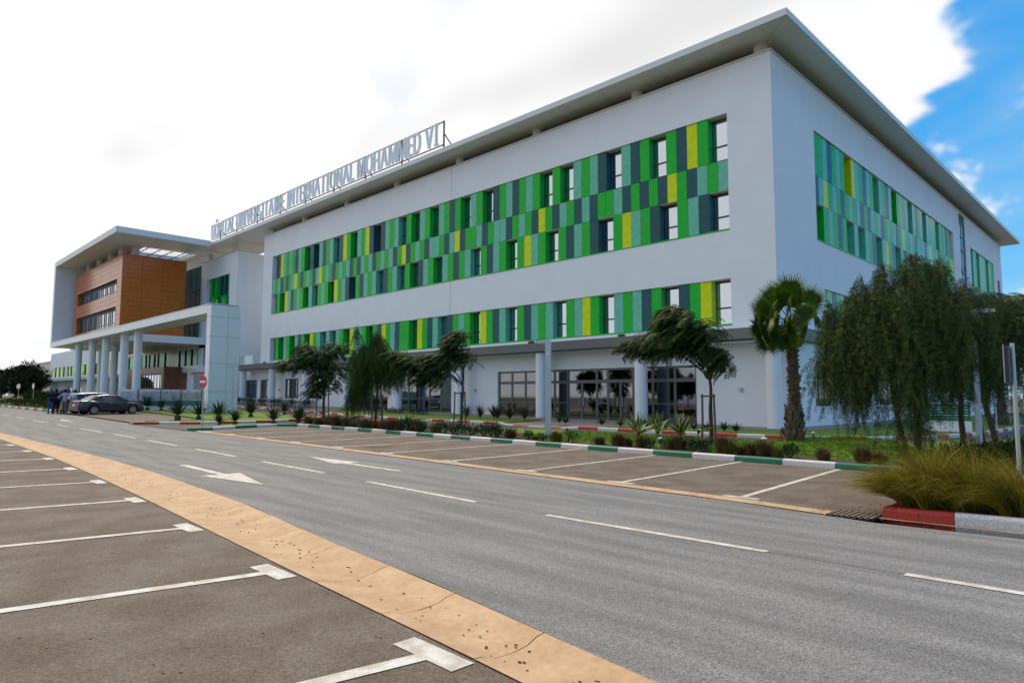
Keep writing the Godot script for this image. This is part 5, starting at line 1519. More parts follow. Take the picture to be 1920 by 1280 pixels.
	for i in 8:
		var o := obj("hedge_bush", hb, M.shrub_leaf); tag(o, "low dark bush under the teal ground floor glazing", "bush", "bushes under the teal glazing")
		o.position = on(-33.2 - i * 1.25, -25.6 - 0.2 * (i % 2)); o.rotation.y = i * 1.7; o.scale = Vector3(0.8, 0.6, 0.8)
	# kerb side planting, from right to left
	var red := tuft_mesh(300, 0.34, 0.36, [Color(0.13, 0.065, 0.035), Color(0.09, 0.05, 0.025), Color(0.17, 0.11, 0.045), Color(0.07, 0.06, 0.02)], 140)
	var yel := tuft_mesh(240, 0.3, 0.36, [Color(0.2, 0.16, 0.03), Color(0.12, 0.1, 0.025), Color(0.08, 0.09, 0.02)], 141)
	var grn := bush_mesh(240, 0.26, 0.4, 0.075, [Color(0.025, 0.055, 0.018), Color(0.04, 0.075, 0.022), Color(0.02, 0.04, 0.02)], 142)
	var sil := bush_mesh(220, 0.3, 0.36, 0.09, [Color(0.05, 0.075, 0.045), Color(0.08, 0.1, 0.07), Color(0.03, 0.055, 0.03)], 143)
	var small := bush_mesh(60, 0.14, 0.4, 0.06, [Color(0.025, 0.05, 0.018)], 144)
	var spots := [[-4.25, "r"], [-4.6, "r"], [-5.35, "r"], [-6.1, "g"], [-6.35, "y"], [-6.7, "r"], [-7.05, "r"], [-7.3, "r"], [-7.55, "y"], [-7.75, "r"], [-8.2, "g"], [-8.55, "g"], [-9.0, "r"], [-9.25, "y"], [-9.75, "g"], [-10.05, "r"], [-10.6, "r"], [-10.85, "r"], [-11.5, "r"], [-12.3, "m"], [-12.7, "m"], [-13.2, "y"], [-13.6, "g"], [-13.95, "y"], [-14.3, "g"], [-15.2, "r"], [-15.6, "g"], [-16.0, "s"], [-16.5, "g"], [-17.0, "s"], [-17.5, "s"], [-18.1, "g"], [-18.7, "s"], [-19.2, "y"], [-19.7, "g"], [-20.2, "r"], [-20.7, "s"], [-21.2, "r"], [-21.6, "r"], [-22.1, "r"], [-22.5, "y"], [-23.0, "r"], [-23.5, "r"], [-24.0, "s"], [-24.5, "r"], [-25.0, "r"], [-25.4, "r"], [-25.9, "r"], [-26.4, "r"], [-26.9, "r"], [-27.4, "r"], [-27.9, "r"], [-28.4, "r"], [-28.0, "r"], [-27.2, "r"], [-26.2, "r"], [-25.2, "g"], [-22.9, "r"], [-21.0, "r"]]
	var lab := {"r": ["reddish grass tuft behind the green and white kerb", "reddish grass tufts along the kerb"], "y": ["yellowing grass tuft behind the green and white kerb", "yellowing grass tufts along the kerb"], "g": ["small green leafy shrub behind the green and white kerb", "green shrubs along the kerb"], "s": ["silvery green shrub behind the green and white kerb, left of the lamp post", "silvery shrubs along the kerb"], "m": ["thin young green seedling at the lawn edge behind the kerb", "green seedlings along the kerb"]}
	for i in spots.size():
		var s: Array = spots[i]
		var me: Mesh = {"r": red, "y": yel, "g": grn, "s": sil, "m": small}[s[1]]
		var o := obj("grass_tuft" if s[1] in "ry" else "shrub", me, M.shrub_leaf)
		tag(o, lab[s[1]][0], "grass" if s[1] in "ry" else "shrub", lab[s[1]][1])
		var zz := -14.62 - absf(s[0] + 4) * 0.028 - rng.randf_range(0.0, 0.35) - (0.45 if i > 52 else 0.0)
		o.position = on(s[0], zz, 0.1); o.rotation.y = i * 1.9
		o.scale = Vector3(1, rng.randf_range(0.75, 1.2), 1) * (rng.randf_range(0.75, 1.15) if s[0] > -15 else rng.randf_range(1.0, 1.4))
	var cy := rosette("young_palm", "young spiky palm seedling behind the kerb right of the staked feathery tree", "palm", on(-8.35, -15.1, 0.1), 0, 16, [blade(0.55, 0.013, 0.7, 0.2, Color(0.02, 0.05, 0.022), Color(0.03, 0.06, 0.03), 6)], 1.0, 0.2, 150)
	# dark flower bed at the right edge
	var db := bush_mesh(700, 0.5, 0.55, 0.07, [Color(0.008, 0.018, 0.008), Color(0.014, 0.028, 0.012), Color(0.02, 0.03, 0.016)], 151)
	var dl := ["dark leafy bush right of the lamp post foot, nearest it", "dark leafy bush in the middle of the right flower bed", "dark leafy bush in front of the slim sign post", "dark leafy bush behind the grass clump", "dark leafy bush at the back of the right flower bed", "dark bush at the very right edge of the flower bed"]
	var dp := [Vector2(-2.95, -16.3), Vector2(-2.55, -15.9), Vector2(-2.05, -15.3), Vector2(-3.1, -15.2), Vector2(-2.5, -17.0), Vector2(-1.6, -16.0)]
	for i in 6:
		var o := obj("bush", db, M.shrub_leaf); tag(o, dl[i], "bush", "dark bushes in the right flower bed")
		o.position = on(dp[i].x, dp[i].y, 0.08); o.rotation.y = i * 1.1
	var bt := obj("grass_tuft", yel, M.shrub_leaf); tag(bt, "brown grass tuft behind the slim sign post at the right edge", "grass"); bt.position = on(-2.35, -18.8, 0.1); bt.scale = Vector3.ONE * 2.0
	# the big golden grass by the drain
	var wind := Vector3(-0.55, 0, 0.1)
	fountain_grass("golden ornamental grass spilling over the red kerb by the drain grate", on(-2.3, -9.35, 0.08), 0, 2600, 1.05, 160, wind)
	fountain_grass("golden green ornamental grass in the middle of the kerb clump", on(-1.9, -9.5, 0.08), 40, 2600, 1.0, 161, wind.rotated(Vector3.UP, -0.7))
	fountain_grass("ornamental grass at the right edge over the white kerb", on(-1.42, -9.55, 0.08), 80, 2300, 0.95, 162, wind.rotated(Vector3.UP, -1.4))
	fountain_grass("ornamental grass at the back of the clump with tall stalks", on(-2.2, -10.1, 0.08), 120, 1900, 1.05, 163, wind.rotated(Vector3.UP, -2.1))
	fountain_grass("darker ornamental grass at the back right of the clump", on(-1.6, -10.3, 0.08), 160, 1700, 0.95, 164, wind.rotated(Vector3.UP, -2.8))
	# blades of the lawn
	var gb := MB.new()
	for k in 5:
		var a := k * 1.3
		gb.tri(Vector3(cos(a) * 0.02 - 0.004, 0, sin(a) * 0.02), Vector3(cos(a) * 0.02 + 0.004, 0, sin(a) * 0.02), Vector3(cos(a) * 0.04, 0.06, sin(a) * 0.04))
	var xf := []; var cols := []
	while xf.size() < 15000:
		var p := Vector2(rng.randf_range(-16.5, -1.5), rng.randf_range(-24, -15.2))
		if p.y < -20.2 and p.x < -9.3: continue
		if p.y < -22.5 + (p.x + 6) * 2.2 and p.x < -4: continue
		xf.append(Transform3D(Basis(Vector3.UP, rng.randf() * TAU).scaled(Vector3.ONE * rng.randf_range(0.6, 1.2)), on(p.x, p.y, 0.1)))
		var g := rng.randf_range(0.7, 1.4)
		cols.append(Color(0.125 * g, 0.23 * g, 0.01 * g))
	var gm := multi("grass", gb.mesh(null, true), vcol("lawn_blade", 0.8, lin(0.06, 0.1, 0.01)), self, xf, cols)
	tag(gm, "short green lawn grass between the parking bays and the driveway", "grass", "", "stuff")
	# trees and bushes beyond the people
	var far := Color(0.02, 0.035, 0.012)
	var fd := [["dark broad tree at the left edge behind the two road signs", Vector2(-150, -22.8), 0.9], ["tall dark tree rising above the others left of the low block", Vector2(-132, -21.2), 1.0], ["dark tree left of the first road sign", Vector2(-160, -22), 0.9], ["bushy tree in front of the beige house", Vector2(-120, -19.6), 0.62]]
	for i in fd.size():
		var t := thing("dark_tree", fd[i][0], "tree", on(fd[i][1].x, fd[i][1].y), i * 70.0, "trees beyond the people")
		var mb := MB.new(); limb(mb, Vector3(0, -0.2, 0), Vector3(0, 3, 0), 0.2, 0.12, Vector3.ZERO); obj("trunk", mb, M.bark, t)
		var x2 := []; var c2 := []
		var r := RandomNumberGenerator.new(); r.seed = 170 + i
		if not cache.has("farleaf"): cache.farleaf = bush_mesh(26, 0.45, 0.8, 0.42, [Color.WHITE], 7)
		for k in 420:
			var q := Vector3(r.randfn(), r.randfn(), r.randfn()).normalized() * pow(r.randf(), 0.4)
			var lump := 0.8 + 0.3 * sin(q.x * 5 + i) * cos(q.z * 6)
			x2.append(Transform3D(Basis(Vector3.UP, r.randf() * TAU), Vector3(q.x * 3.6 * lump, 3.0 + q.y * 2.6 * lump, q.z * 3.6 * lump) * fd[i][2]))
			var g := r.randf_range(0.5, 1.4); c2.append(Color(far.r * g * r.randf_range(0.8, 1.5), far.g * g, far.b * g))
		multi("crown", cache.farleaf, M.shrub_leaf, t, x2, c2)
	var fb := bush_mesh(500, 1.4, 1.6, 0.24, [Color(0.03, 0.045, 0.014), Color(0.045, 0.055, 0.016), Color(0.02, 0.035, 0.012)], 180)
	var lowb := bush_mesh(400, 1.5, 0.8, 0.2, [Color(0.06, 0.06, 0.018), Color(0.08, 0.06, 0.02), Color(0.045, 0.05, 0.016)], 181)
	for i in 11:
		var o := obj("bush", fb, M.shrub_leaf); tag(o, "mid green bush in the verge between the road signs and the people", "bush", "green bushes in the verge")
		o.position = on(-74.0 - i * 4.2, -14.6 - i * 0.45 - (i % 3) * 0.8, 0.1); o.rotation.y = i; o.scale = Vector3.ONE * rng.randf_range(0.8, 1.15)
	for i in 8:
		var o := obj("bush", lowb, M.shrub_leaf); tag(o, "low brownish bush at the verge kerb beyond the people", "bush", "low bushes at the verge kerb")
		o.position = on(-67.5 - i * 3.6, -13.2 - (i % 2) * 0.5, 0.08); o.rotation.y = i * 2.0
	# trees and a low house behind the photographer, seen in the glass of the entrance
	var lab2 := "tree across the foreground car park, seen only as a reflection in the entrance glass"
	for i in 13:
		var t := thing("car_park_tree", lab2, "tree", on(3.0 - i * 5.4, 17.0 + (i % 3) * 3.5), i * 50.0, "trees across the car park")
		var mb := MB.new(); limb(mb, Vector3(0, -0.2, 0), Vector3(0, 2.6, 0), 0.14, 0.08, Vector3.ZERO); obj("trunk", mb, M.bark, t)
		var x2 := []; var c2 := []
		var r := RandomNumberGenerator.new(); r.seed = 190 + i
		for k in 230:
			var q := Vector3(r.randfn(), r.randfn(), r.randfn()).normalized() * pow(r.randf(), 0.4)
			var lump := 0.75 + 0.4 * sin(q.x * 5 + i) * cos(q.z * 6)
			x2.append(Transform3D(Basis(Vector3.UP, r.randf() * TAU), Vector3(q.x * 2.2 * lump, 3.1 + q.y * 1.9 * lump, q.z * 2.2 * lump)))
			var g := r.randf_range(0.5, 1.4); c2.append(Color(far.r * g, far.g * g, far.b * g))
		multi("crown", cache.farleaf, M.shrub_leaf, t, x2, c2)
		t.scale = Vector3.ONE * r.randf_range(0.75, 1.25)
	var hs := thing("low_house", "low white house across the foreground car park, seen only in reflections", "building", Vector3(-30, 0, 48))
	var hw := MB.new(); hw.box(Vector3(-40, -0.2, 0), Vector3(26, 4.6, 12)); obj("wall", hw, M.white_render, hs)
	for i in 12:
		boxpart("window", Vector3(-37 + i * 5.2, 1.0, -0.05), Vector3(-34.6 + i * 5.2, 2.8, -0.003), M.dark_glass, hs)


# ---------------------------------------------------------------- street furniture
func lamp_post(label: String, at: Vector3, turn: float, h: float, w: float) -> void:
	var t := thing("lamp_post", label, "lamp post", at, turn, "square steel lamp posts")
	boxpart("base_plate", Vector3(-0.16, -0.05, -0.16), Vector3(0.16, 0.06, 0.16), M.galvanised, t)
	boxpart("post", Vector3(-w / 2, 0.06, -w / 2), Vector3(w / 2, h - 0.08, w / 2), M.galvanised, t)
	boxpart("arm", Vector3(-0.42, h - 0.08, -w / 2), Vector3(w / 2, h, w / 2), M.galvanised, t)
	boxpart("lamp_lens", Vector3(-0.38, h - 0.095, -w / 2 + 0.02), Vector3(-0.12, h - 0.081, w / 2 - 0.02), M.lamp_clear, t)
	boxpart("access_cover", Vector3(-0.035, h - 0.52, w / 2), Vector3(0.035, h - 0.44, w / 2 + 0.006), M.sign_white, t)


func round_sign(called: String, label: String, at: Vector3, turn: float, h: float, r: float, kind: String) -> void:
	var t := thing(called, label, "road sign", at, turn)
	var p := MB.new(); p.tube([Vector3(0, -0.1, 0), Vector3(0, h + r * 0.5, 0)], [0.03, 0.03], 10); obj("post", p, M.galvanised, t)
	var back := MB.new(); back.tube([Vector3(0, h, 0.035), Vector3(0, h, 0.055)], [r, r], 32); obj("plate", back, M.galvanised, t)
	var rim := MB.new(); rim.disc(Vector3(0, h, 0.0575), Vector3(0, 0, 1), 0 if kind == "no_entry" else r * 0.76, r, 32); obj("face", rim, M.sign_red, t)
	if kind == "no_entry":
		boxpart("white_bar", Vector3(-r * 0.72, h - r * 0.17, 0.06), Vector3(r * 0.72, h + r * 0.17, 0.063), M.sign_white, t)
	else:
		var c := MB.new(); c.disc(Vector3(0, h, 0.0575), Vector3(0, 0, 1), 0, r * 0.75, 32); obj("centre", c, M.sign_white, t)


func spotlight(label: String, at: Vector3, turn: float, m: Material) -> void:
	var t := thing("garden_spotlight", label, "spotlight", at, turn)
	var s := MB.new(); s.tube([Vector3(0.06, -0.05, 0), Vector3(0, 0.16, 0)], [0.014, 0.014], 6); obj("spike", s, M.dark_trim, t)
	var h := MB.new(); h.tube([Vector3(-0.03, 0.15, 0), Vector3(0.02, 0.19, 0.02), Vector3(-0.005, 0.28, 0.05)], [0.02, 0.05, 0.058], 12); obj("head", h, m, t)
	var g := MB.new(); g.disc(Vector3(-0.006, 0.281, 0.0505), Vector3(-0.24, 0.86, 0.3).normalized(), 0, 0.05, 12); obj("lens", g, M.lamp_clear, t)


func furniture() -> void:
	lamp_post("square grey lamp post at the lawn edge before the entrance", on(-15.42, -17.3, 0.08), 38, 3.3, 0.2)
	lamp_post("slim grey lamp post among the weeping trees at the right", on(-3.18, -18.0, 0.08), 200, 3.35, 0.11)
	lamp_post("thin lamp post before the white pillar at the left", on(-46.5, -19.3, 0.1), 60, 3.2, 0.1)
	round_sign("no_entry_sign", "round red no entry sign with a white bar, on the driveway island", on(-31.4, -11.7, 0.1), 12, 1.92, 0.3, "no_entry")
	round_sign("round_road_sign", "round red rimmed road sign further left, nearer the picture edge", on(-101, -15.6), 30, 2.25, 0.36, "ring")
	round_sign("round_road_sign", "round red rimmed road sign seen edge on, right of the other one", on(-88.5, -15.0), 8, 2.2, 0.36, "ring")
	# post with a board seen edge on at the right
	var t := thing("sign_post", "slim post at the right edge carrying a tall board seen edge on", "sign post", on(-1.98, -14.3, 0.08), 6)
	var p := MB.new(); p.tube([Vector3(0, -0.1, 0), Vector3(0, 2.3, 0)], [0.035, 0.035], 10); obj("post", p, M.galvanised, t)
	boxpart("board", Vector3(-0.11, 1.62, -0.25), Vector3(-0.05, 2.25, 0.3), M.dark_trim, t)
	boxpart("board_edge", Vector3(-0.125, 1.61, -0.26), Vector3(-0.111, 2.26, 0.31), M.galvanised, t)
	var t2 := thing("sign_post", "thin post on the far lawn strip at the right edge", "sign post", on(-5.7, -36, 0.08), 0)
	var p2 := MB.new(); p2.tube([Vector3(0, -0.1, 0), Vector3(0, 2.6, 0)], [0.035, 0.035], 8); obj("post", p2, M.galvanised, t2)
	boxpart("plate", Vector3(-0.2, 2.1, 0.036), Vector3(0.2, 2.6, 0.05), M.dark_trim, t2)
	spotlight("blue garden spotlight leaning behind the green and white kerb", on(-9.55, -15.05, 0.1), 40, M.blue_lamp)
	spotlight("grey garden spotlight on the lawn right of the palm", on(-8.0, -21.2, 0.08), 10, M.galvanised)
	spotlight("garden spotlight on the lawn behind the striped agaves", on(-11.3, -20.1, 0.08), 120, M.dark_trim)
	var rock := obj("stone", bush_rock(), M.white_render); tag(rock, "white stone on the lawn left of the palm foot", "stone"); rock.position = on(-9.1, -20.2, 0.1); rock.scale = Vector3.ONE * 0.7
	# bench box with green slats behind the weeping tree
	var b := thing("slatted_unit", "low white walled unit with green slats behind the weeping tree", "planter", on(-6.6, -31.5, 0.08), 10)
	boxpart("plinth", Vector3(-0.8, 0, -0.3), Vector3(0.8, 0.42, 0.3), M.white_render, b)
	for i in 6: boxpart("slat", Vector3(-0.78, 0.46 + i * 0.11, -0.05), Vector3(0.78, 0.54 + i * 0.11, 0.0), M.green_slat, b)
	for x in [-0.72, 0.7]: boxpart("post", Vector3(x, 0.42, -0.09), Vector3(x + 0.05, 1.14, -0.052), M.dark_trim, b)


func bush_rock() -> ArrayMesh:
	var rows := []
	for i in 7:
		var a := PI * i / 6.0; var r := PackedVector3Array()
		for k in 10:
			var e := TAU * k / 10.0
			var rr := 0.11 * sin(a) * (1.0 + 0.2 * sin(k * 2.7 + i))
			r.append(Vector3(cos(e) * rr * 1.3, 0.07 + 0.09 * -cos(a), -sin(e) * rr))
		rows.append(r)
	var mb := MB.new(); mb.grid(rows, true)
	return mb.mesh()


# ---------------------------------------------------------------- cars
func interp(t: Array, x: float, k: int) -> float:
	for i in t.size() - 1:
		if x <= t[i + 1][0]:
			var u := clampf((x - t[i][0]) / (t[i + 1][0] - t[i][0]), 0, 1)
			return lerpf(t[i][k], t[i + 1][k], u)
	return t[-1][k]


# body: [x, half width, underside, shoulder height]; cabin: [x, roof height, half width of the roof]; x runs from the tail to the nose
func car(called: String, label: String, at: Vector3, turn: float, paint: Material, body: Array, cabin: Array, wheels: Array, wr: float, panes: Array, sc := 1.0) -> Node3D:
	var t := thing(called, label, "van" if called.contains("van") else "car", at, turn)
	t.scale = Vector3.ONE * sc
	var L0: float = body[0][0]; var L1: float = body[-1][0]
	var rows := []
	var n := 44
	for i in n + 1:
		var x := lerpf(L0, L1, float(i) / n)
		var w := interp(body, x, 1); var lo := interp(body, x, 2); var hi := interp(body, x, 3)
		for wx in wheels:
			var d := absf(x - wx)
			if d < wr * 1.16: lo = maxf(lo, sqrt(maxf(0.0, pow(wr * 1.16, 2) - d * d)) + wr)
		var half := [Vector3(0, hi + 0.03, x), Vector3(w * 0.55, hi + 0.025, x), Vector3(w * 0.86, hi, x), Vector3(w * 0.955, hi - 0.05, x), Vector3(w * 0.985, lerpf(lo, hi, 0.72), x), Vector3(w, lerpf(lo, hi, 0.5), x), Vector3(w * 0.985, lerpf(lo, hi, 0.2), x), Vector3(w * 0.95, lo, x), Vector3(w * 0.8, lo + 0.02, x), Vector3(0, lo + 0.02, x)]
		var row := PackedVector3Array()
		for p in half: row.append(p)
		for k in range(half.size() - 2, 0, -1): row.append(Vector3(-half[k].x, half[k].y, half[k].z))
		rows.append(row)
	var mb := MB.new(); mb.grid(rows, true, true)
	for e in [0, n]:
		var r: PackedVector3Array = rows[e]; var c := Vector3(0, (r[0].y + r[9].y) / 2, r[0].z)
		for k in r.size():
			var a := r[k]; var q := r[(k + 1) % r.size()]
			if e == 0: mb.tri(c, q, a)
			else: mb.tri(c, a, q)
	obj("body", mb, paint, t)
	# cabin shell
	var cr := []
	for i in 25:
		var x := lerpf(cabin[0][0], cabin[-1][0], i / 24.0)
		var h := interp(cabin, x, 1); var w := interp(cabin, x, 2); var sh := interp(body, x, 3); var bw := interp(body, x, 1) * 0.9
		h = maxf(h, sh + 0.005)
		var k := (h - sh)
		var half := [Vector3(0, h + 0.012, x), Vector3(w * 0.7, h, x), Vector3(w * 0.93, h - 0.03 * minf(1, k * 3), x), Vector3(lerpf(bw, w, 0.9), sh + k * 0.86, x), Vector3(lerpf(bw, w, 0.45), sh + k * 0.45, x), Vector3(bw, sh - 0.02, x)]
		var row := PackedVector3Array()
		for p in half: row.append(p)
		var mir := PackedVector3Array()
		for q in range(half.size() - 1, 0, -1): mir.append(Vector3(-half[q].x, half[q].y, half[q].z))
		var full := PackedVector3Array(); full.append_array(mir); full.append_array(row)
		cr.append(full)
	var cb := MB.new(); cb.grid(cr, false, true); obj("cabin", cb, paint, t)
	# windows: side panes from x0 to x1 between heights, laid just outside the shell
	for s in [-1.0, 1.0]:
		for pz in panes:
			var g := MB.new()
			var gr := []
			for i in 7:
				var x := lerpf(pz[0], pz[1], i / 6.0)
				var h := interp(cabin, x, 1); var w := interp(cabin, x, 2); var sh := interp(body, x, 3); var bw := interp(body, x, 1) * 0.9
				var k := maxf(0.02, h - sh)
				var row := PackedVector3Array()
				for j in 5:
					var f := lerpf(0.04, 0.84, j / 4.0)
					row.append(Vector3(s * (lerpf(bw, w, f * 1.02) + 0.008), sh + k * f, x))
				gr.append(row)
			g.grid(gr, false, s < 0); obj("side_window", g, M.car_glass, t)
	for e in [[0, 0.06, 0.9], [1, 0.06, 0.9]]:
		var a: Array = cabin[0] if e[0] == 0 else cabin[-1]; var b2: Array = cabin[1] if e[0] == 0 else cabin[-2]
		var g := MB.new(); var gr := []
		for j in 5:
			var f := lerpf(e[1], e[2], j / 4.0)
			var x := lerpf(a[0], b2[0], f); var y := interp(cabin, x, 1); var w := interp(cabin, x, 2) * 0.88
			var nrm := Vector3(0, absf(b2[0] - a[0]), signf(a[0] - b2[0]) * (b2[1] - a[1])).normalized() * 0.012
			gr.append(PackedVector3Array([Vector3(-w, y - 0.01, x) + nrm, Vector3(-w * 0.5, y + 0.004, x) + nrm, Vector3(w * 0.5, y + 0.004, x) + nrm, Vector3(w, y - 0.01, x) + nrm]))
		g.grid(gr, false, e[0] == 0); obj("rear_window" if e[0] == 0 else "windscreen", g, M.car_glass, t)
	for wx in wheels:
		for s in [-1.0, 1.0]:
			var hw := interp(body, wx, 1)
			var ty := MB.new(); ty.tube([Vector3(s * (hw - 0.2), wr, wx), Vector3(s * (hw - 0.19), wr, wx), Vector3(s * (hw - 0.03), wr, wx), Vector3(s * (hw - 0.015), wr, wx)], [wr * 0.94, wr, wr, wr * 0.94], 24)
			var wo := obj("wheel", ty, M.tyre, t)
			var rm := MB.new()
			rm.disc(Vector3(s * (hw - 0.012), wr, wx), Vector3(s, 0, 0), wr * 0.6, wr * 0.7, 24)
			for k in 7:
				var a := TAU * k / 7.0
				var d := Vector3(0, sin(a), cos(a)); var q := Vector3(0, cos(a), -sin(a)) * wr * 0.085
				var o := Vector3(s * (hw - 0.011), wr, wx)
				if s > 0: rm.quad(o - q, o + d * wr * 0.62 - q, o + d * wr * 0.62 + q, o + q)
				else: rm.quad(o + q, o + d * wr * 0.62 + q, o + d * wr * 0.62 - q, o - q)
			rm.disc(Vector3(s * (hw - 0.009), wr, wx), Vector3(s, 0, 0), 0, wr * 0.17, 12)
			obj("rim", rm, M.rim, wo)
	for s in [-1.0, 1.0]:
		var hw := interp(body, L0 + 0.05, 1); var sh := interp(body, L0 + 0.06, 3)
		var tl := MB.new(); tl.box(Vector3(minf(s * hw * 0.62, s * hw * 1.01), sh - 0.24, L0 - 0.015), Vector3(maxf(s * hw * 0.62, s * hw * 1.01), sh - 0.06, L0 + 0.16)); obj("tail_lamp", tl, M.tail_red, t)
		var fw := interp(body, L1 - 0.1, 1); var fh := interp(body, L1 - 0.1, 3)
		var hl := MB.new(); hl.box(Vector3(minf(s * fw * 0.6, s * fw * 0.98), fh - 0.2, L1 - 0.2), Vector3(maxf(s * fw * 0.6, s * fw * 0.98), fh - 0.07, L1 + 0.012)); obj("headlight", hl, M.lamp_clear, t)
		var mx: float = cabin[-2][0] + (cabin[-1][0] - cabin[-2][0]) * 0.62
		var mw := interp(body, mx, 1)
		var mi := MB.new(); mi.box(Vector3(minf(s * mw * 0.9, s * (mw + 0.14)), interp(body, mx, 3) + 0.02, mx - 0.06), Vector3(maxf(s * mw * 0.9, s * (mw + 0.14)), interp(body, mx, 3) + 0.15, mx + 0.05)); obj("door_mirror", mi, paint, t)
		for pz in panes.slice(0, 2):
			var hx: float = pz[0] + 0.12
			boxpart("door_handle", Vector3(minf(s * interp(body, hx, 1) * 0.96, s * (interp(body, hx, 1) * 0.99 + 0.02)), interp(body, hx, 3) - 0.14, hx - 0.02), Vector3(maxf(s * interp(body, hx, 1) * 0.96, s * (interp(body, hx, 1) * 0.99 + 0.02)), interp(body, hx, 3) - 0.105, hx + 0.18), M.steel, t)
	boxpart("rear_bumper", Vector3(-interp(body, L0, 1) * 0.99, interp(body, L0, 2) + 0.02, L0 - 0.06), Vector3(interp(body, L0, 1) * 0.99, interp(body, L0, 2) + 0.3, L0 + 0.08), paint, t)
	boxpart("number_plate", Vector3(-0.24, interp(body, L0, 3) - 0.3, L0 - 0.035), Vector3(0.24, interp(body, L0, 3) - 0.19, L0 - 0.02), M.sign_white, t)
	return t


func cars() -> void:
	var sed_b := [[-2.25, 0.72, 0.32, 0.92], [-2.12, 0.83, 0.24, 0.98], [-1.5, 0.89, 0.2, 0.99], [0.0, 0.9, 0.2, 0.95], [1.0, 0.89, 0.2, 0.9], [1.7, 0.86, 0.2, 0.82], [2.1, 0.78, 0.22, 0.72], [2.25, 0.64, 0.28, 0.6]]
	var sed_c := [[-1.75, 1.0, 0.68], [-0.95, 1.38, 0.58], [-0.3, 1.45, 0.58], [0.3, 1.4, 0.58], [1.2, 0.92, 0.7]]
	car("sedan", "dark navy saloon car parked nose in at the forecourt, nearest the agaves", on(-53.6, -13.5), 190, M.car_navy, sed_b, sed_c, [-1.3, 1.32], 0.32, [[-0.42, 0.5], [-1.25, -0.5]], 0.97)
	var wag_b := [[-2.2, 0.78, 0.32, 0.95], [-2.1, 0.86, 0.24, 1.0], [-1.4, 0.9, 0.2, 1.0], [0.0, 0.9, 0.2, 0.98], [1.0, 0.89, 0.2, 0.94], [1.8, 0.84, 0.2, 0.84], [2.2, 0.66, 0.28, 0.62]]
	var wag_c := [[-2.12, 1.02, 0.74], [-1.75, 1.46, 0.64], [-0.6, 1.54, 0.62], [0.35, 1.48, 0.6], [1.3, 0.96, 0.7]]
	car("estate_car", "blue grey estate car behind the navy saloon, its red tail lamp showing", on(-56.4, -13.6), 189, M.car_blue_grey, wag_b, wag_c, [-1.3, 1.3], 0.32, [[-0.4, 0.55], [-1.2, -0.48], [-1.75, -1.28]], 1.0)
	car("silver_car", "silver car mostly hidden behind the people and the estate car", on(-59.6, -14.2), 188, M.car_silver, wag_b, wag_c, [-1.3, 1.3], 0.32, [[-0.4, 0.55], [-1.2, -0.48], [-1.75, -1.28]], 0.97)
	var van_b := [[-2.4, 0.88, 0.32, 1.05], [-2.2, 0.92, 0.26, 1.1], [0.5, 0.93, 0.24, 1.1], [1.5, 0.9, 0.24, 1.05], [2.1, 0.84, 0.26, 0.9], [2.3, 0.72, 0.3, 0.7]]
	var van_c := [[-2.36, 1.1, 0.85], [-2.2, 1.86, 0.76], [0.2, 1.9, 0.76], [0.9, 1.82, 0.74], [1.8, 1.02, 0.78]]
	car("van", "pale van driving at the left edge of the picture", on(-118.5, -14.6), 96, M.van_white, van_b, van_c, [-1.45, 1.45], 0.34, [[0.0, 0.95], [-1.1, -0.1], [-2.1, -1.2]], 1.0)


# ---------------------------------------------------------------- people
func smin(a: float, b: float, k: float) -> float:
	var h := maxf(k - absf(a - b), 0.0) / k
	return minf(a, b) - h * h * k * 0.25


